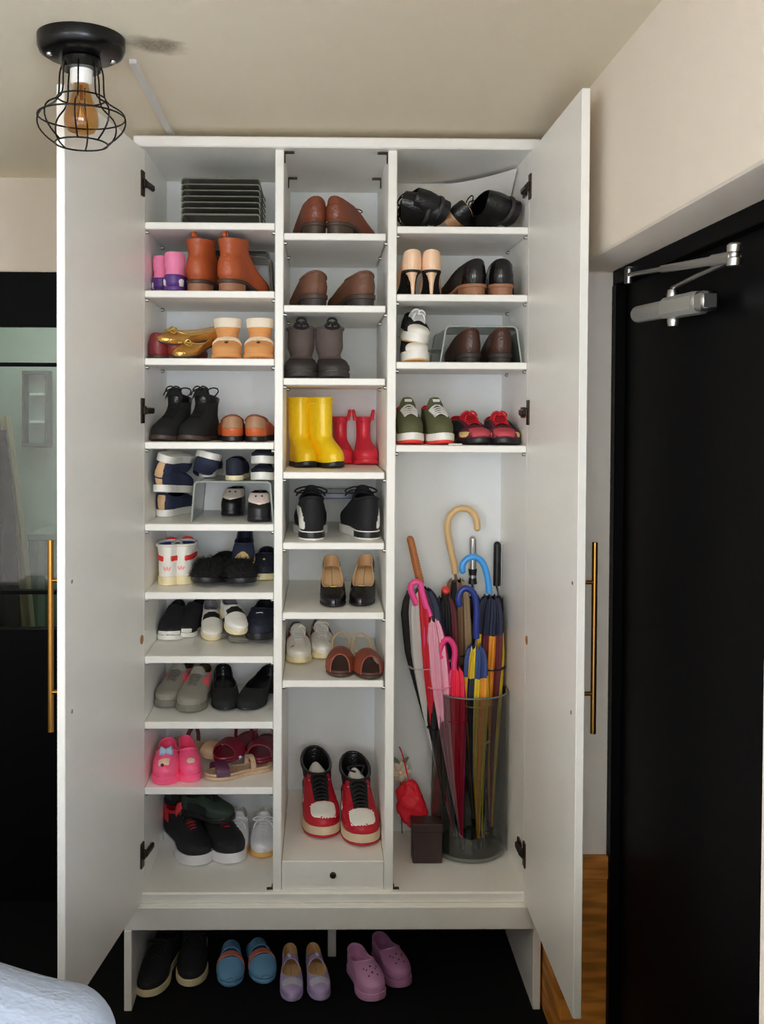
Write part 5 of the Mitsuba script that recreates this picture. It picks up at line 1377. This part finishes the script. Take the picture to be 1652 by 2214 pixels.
# things at the foot of the stand
bxp = [at(x, y, .13) for x, y in ((893, 1853), (968, 1853), (893, 1782))]
mat('box_brown', (44, 26, 24), .5)
bk_ = thing('shoe_polish_box', 'dark brown box at the left foot of the umbrella stand', 'box')
bw = at(957, 1850, .14)[0]
part(bk_, 'body', box(at(893, 1850, .14)[0], bw, .150, .205, ZF + .001, at(900, 1790, .15)[2], .002), 'mat_box_brown')
part(bk_, 'lid', box(at(893, 1850, .14)[0] - .002, bw + .002, .148, .207, at(900, 1790, .15)[2] - .014, at(900, 1782, .15)[2], .002), 'mat_box_brown')
mat('red_cloth', (206, 24, 44), .6, 'cloth')
mat('flower_white', (214, 202, 184), .8, 'cloth')
mat('leaf_grey', (96, 104, 84), .8)
rc = at(885, 1742, .25)
blob = trimesh.creation.icosphere(4, 1.0)
v = blob.vertices * [.042, .030, .070]
v = v * (1 + .55 * (meshkit.fbm(v * 45 + 3)[:, None] - .5))
v[:, 2] -= .25 * np.abs(v[:, 0])
rb = moved(tm(v, blob.faces), RT((rc[0] + .004, rc[1], max(rc[2], ZF + .13)), ry=-10))
rk_ = thing('drawstring_bag', 'crumpled red cloth bag hanging at the left of the umbrella stand', 'bag')
part(rk_, 'bag', rb, 'mat_red_cloth', True)
part(rk_, 'drawstring', tube(curve([(rc[0], rc[1] + .006, rc[2] + .060), (rc[0] - .012, rc[1] + .03, rc[2] + .115), (rc[0] - .02, DEP - .002, rc[2] + .13)], 12), .002, 6), 'mat_red_cloth', 60)
fw = at(866, 1668, .30)
fl = thing('artificial_flower', 'pale artificial flower above the red bag', 'flower')
for i in range(9):
    t = 2 * math.pi * i / 9
    part(fl, 'petal', moved(trimesh.creation.icosphere(2, 1.0), RT((fw[0] + .016 * math.cos(t), fw[1] - .006 * (i % 2), fw[2] + .016 * math.sin(t)), ry=-math.degrees(t)) @ np.diag([.015, .005, .009, 1])), 'mat_flower_white', 60)
part(fl, 'flower_centre', trimesh.creation.icosphere(2, .008).apply_translation([fw[0], fw[1] - .008, fw[2]]), 'mat_peach', 60)
part(fl, 'stem', tube(curve([(fw[0], fw[1] + .004, fw[2]), (fw[0] + .004, fw[1] + .02, fw[2] - .12), (fw[0] + .010, DEP - .02, ZF + .002)], 14), .0018, 6), 'mat_leaf_grey', 60)
for sg in (-1, 1):
    part(fl, 'leaf', moved(trimesh.creation.icosphere(2, 1.0), RT((fw[0] + sg * .012, fw[1], fw[2] + .030), ry=40 * sg) @ np.diag([.006, .002, .017, 1])), 'mat_leaf_grey', 60)

# ------------------------------------------------------------------ person sitting in the foreground, only one shoulder is in the photograph
import manifold3d as m3


def ball(p, r):
    return m3.Manifold.sphere(r, 24).translate([float(x) for x in p])


def bone(a, ra, b, rb):
    return m3.Manifold.batch_hull([ball(a, ra), ball(b, rb)])


def hull(*balls):
    return m3.Manifold.batch_hull([ball(p, r) for p, r in balls])


def smooth_body(ms, edge, it):
    m = ms[0]
    for q in ms[1:]:
        m = m + q
    q = m.refine_to_length(edge).to_mesh()
    t = trimesh.Trimesh(q.vert_properties[:, :3], q.tri_verts, process=True)
    trimesh.smoothing.filter_taubin(t, .5, .52, iterations=it)
    return t


PY_ = -1.53
sp = at(192, 2158, PY_)                             # tip of the right shoulder, as measured
SH = np.array([sp[0] - .030, PY_, sp[2] - .052])
CX = SH[0] - .155
zs = SH[2]
neck, head = (CX, PY_ - .01, zs + .10), (CX - .055, PY_ - .05, zs + .235)
hipz = zs - .46
ls = (2 * CX - SH[0], PY_, zs)
elb_r, wr_r = (SH[0] + .035, PY_ - .03, zs - .27), (SH[0] - .02, PY_ - .25, zs - .40)
elb_l, wr_l = (ls[0] - .035, PY_ - .03, zs - .27), (ls[0] + .02, PY_ - .25, zs - .40)
torso = [hull(((CX - .10, PY_, zs - .02), .060), ((CX + .10, PY_, zs - .02), .060), ((CX - .09, PY_, zs - .28), .080), ((CX + .09, PY_, zs - .28), .080)),
         hull(((CX - .09, PY_, zs - .28), .080), ((CX + .09, PY_, zs - .28), .080), ((CX - .10, PY_, hipz), .090), ((CX + .10, PY_, hipz), .090)),
         hull(((CX, PY_, zs + .045), .048), (SH, .050), ((CX + .08, PY_, zs - .05), .06)), hull(((CX, PY_, zs + .045), .048), (ls, .050), ((CX - .08, PY_, zs - .05), .06))]
arms = [bone(SH, .052, elb_r, .040), bone(elb_r, .038, wr_r, .026), bone(ls, .052, elb_l, .040), bone(elb_l, .038, wr_l, .026)]
legs, feet = [], []
for sx_ in (-1, 1):
    hp, kn, an = (CX + sx_ * .09, PY_ - .02, hipz), (CX + sx_ * .11, PY_ - .42, hipz - .01), (CX + sx_ * .11, PY_ - .54, .09)
    legs += [bone(hp, .085, kn, .056), bone(kn, .054, an, .038)]
    feet += [hull((an, .036), ((an[0], an[1] + .02, .035), .034), ((an[0], an[1] - .13, .026), .025))]
hands = []
for wr, s_ in ((wr_r, 1), (wr_l, -1)):
    w0 = np.array(wr)
    pm = w0 + [-s_ * .015, -.075, -.02]
    hands.append(hull((w0, .024), (pm + [.022, 0, 0], .013), (pm - [.022, 0, 0], .013)))
    for i, (dx, ln) in enumerate(((-.027, .055), (-.009, .066), (.009, .062), (.026, .048))):
        k0 = pm + [dx, 0, 0]
        k1 = k0 + [dx * .1, -ln * .55, -.012]
        k2 = k1 + [0, -ln * .3, -.022]
        hands += [bone(k0, .0095, k1, .0085), bone(k1, .0085, k2, .0075)]
    t0 = w0 + [-s_ * .022, -.03, -.008]
    hands += [bone(t0, .012, t0 + [-s_ * .020, -.030, -.006], .010), bone(t0 + [-s_ * .020, -.030, -.006], .010, t0 + [-s_ * .022, -.055, -.018], .0085)]
hd = np.array(head)
headm = [hull((hd + [0, .015, .02], .092), (hd + [0, -.012, -.055], .058), (hd + [0, -.045, -.085], .030)), bone(neck, .050, hd + [0, .01, -.06], .048), bone((CX, PY_, zs + .02), .06, neck, .050),
         hull((hd + [0, -.088, .012], .010), (hd + [0, -.108, -.022], .012)), *[hull((hd + [q * .088, .005, .01], .018), (hd + [q * .086, .005, -.03], .012)) for q in (-1, 1)]]
mat('skin', (222, 176, 150), .55)
mat('shirt', (128, 135, 146), .85, 'cloth')
mat('trousers', (52, 58, 72), .85, 'cloth')
mat('hair', (40, 32, 28), .6)
pk = thing('person', 'person in a pale blue white shirt in the foreground, seen only as a shoulder', 'person')
part(pk, 'body', smooth_body(torso + arms + legs + feet + hands + headm, .010, 12), 'mat_skin', True)


def grow(ms, d):
    out = []
    for m in ms:
        q = m.to_mesh()
        t = trimesh.Trimesh(q.vert_properties[:, :3], q.tri_verts, process=True)
        out.append(m3.Manifold(m3.Mesh(np.asarray(t.vertices + t.vertex_normals * d, np.float32), np.asarray(t.faces, np.uint32))))
    return out


sleeve = [bone(SH, .052, np.array(SH) * .35 + np.array(elb_r) * .65, .048), bone(ls, .052, np.array(ls) * .35 + np.array(elb_l) * .65, .048)]
shirt = smooth_body(grow(torso + sleeve, .009), .012, 90)
v = np.array(shirt.vertices)
v += shirt.vertex_normals * (.007 * (meshkit.fbm(v * [12, 12, 6], 2) - .5))[:, None]
part(pk, 'shirt', tm(v, shirt.faces), 'mat_shirt', True)
nk = np.array((CX, PY_, zs + .072))
part(pk, 'collar', tube([nk + [.062 * math.cos(t), .058 * math.sin(t) - .004, .012 * math.sin(t) * -1] for t in np.linspace(0, 2 * np.pi, 36, endpoint=False)], .008, 8, closed=True), 'mat_shirt', 60)
part(pk, 'trousers', smooth_body(grow(legs + [hull(((CX - .10, PY_, hipz), .092), ((CX + .10, PY_, hipz), .092), ((CX, PY_ - .03, hipz - .01), .085))], .010), .014, 10), 'mat_trousers', True)
hr = trimesh.creation.icosphere(4, .104)
hv = hr.vertices + hd + [0, .022, .026]
keepf = ~((hv[hr.faces].mean(1)[:, 1] < hd[1] - .035) & (hv[hr.faces].mean(1)[:, 2] < hd[2] + .065))
part(pk, 'hair', tm(hv + .004 * (meshkit.fbm(hv * 60)[:, None] - .5), hr.faces[keepf]), 'mat_hair', True)
mat('eye_white', (240, 238, 234), .3)
mat('lips', (190, 112, 104), .5)
for q in (-1, 1):
    part(pk, 'eye', trimesh.creation.icosphere(2, .011).apply_translation(hd + [q * .032, -.076, .012]), 'mat_eye_white', True)
part(pk, 'mouth', tube(curve([hd + [-.022, -.075, -.052], hd + [0, -.084, -.054], hd + [.022, -.075, -.052]], 10), .005, 8, flat=.6), 'mat_lips', 60)
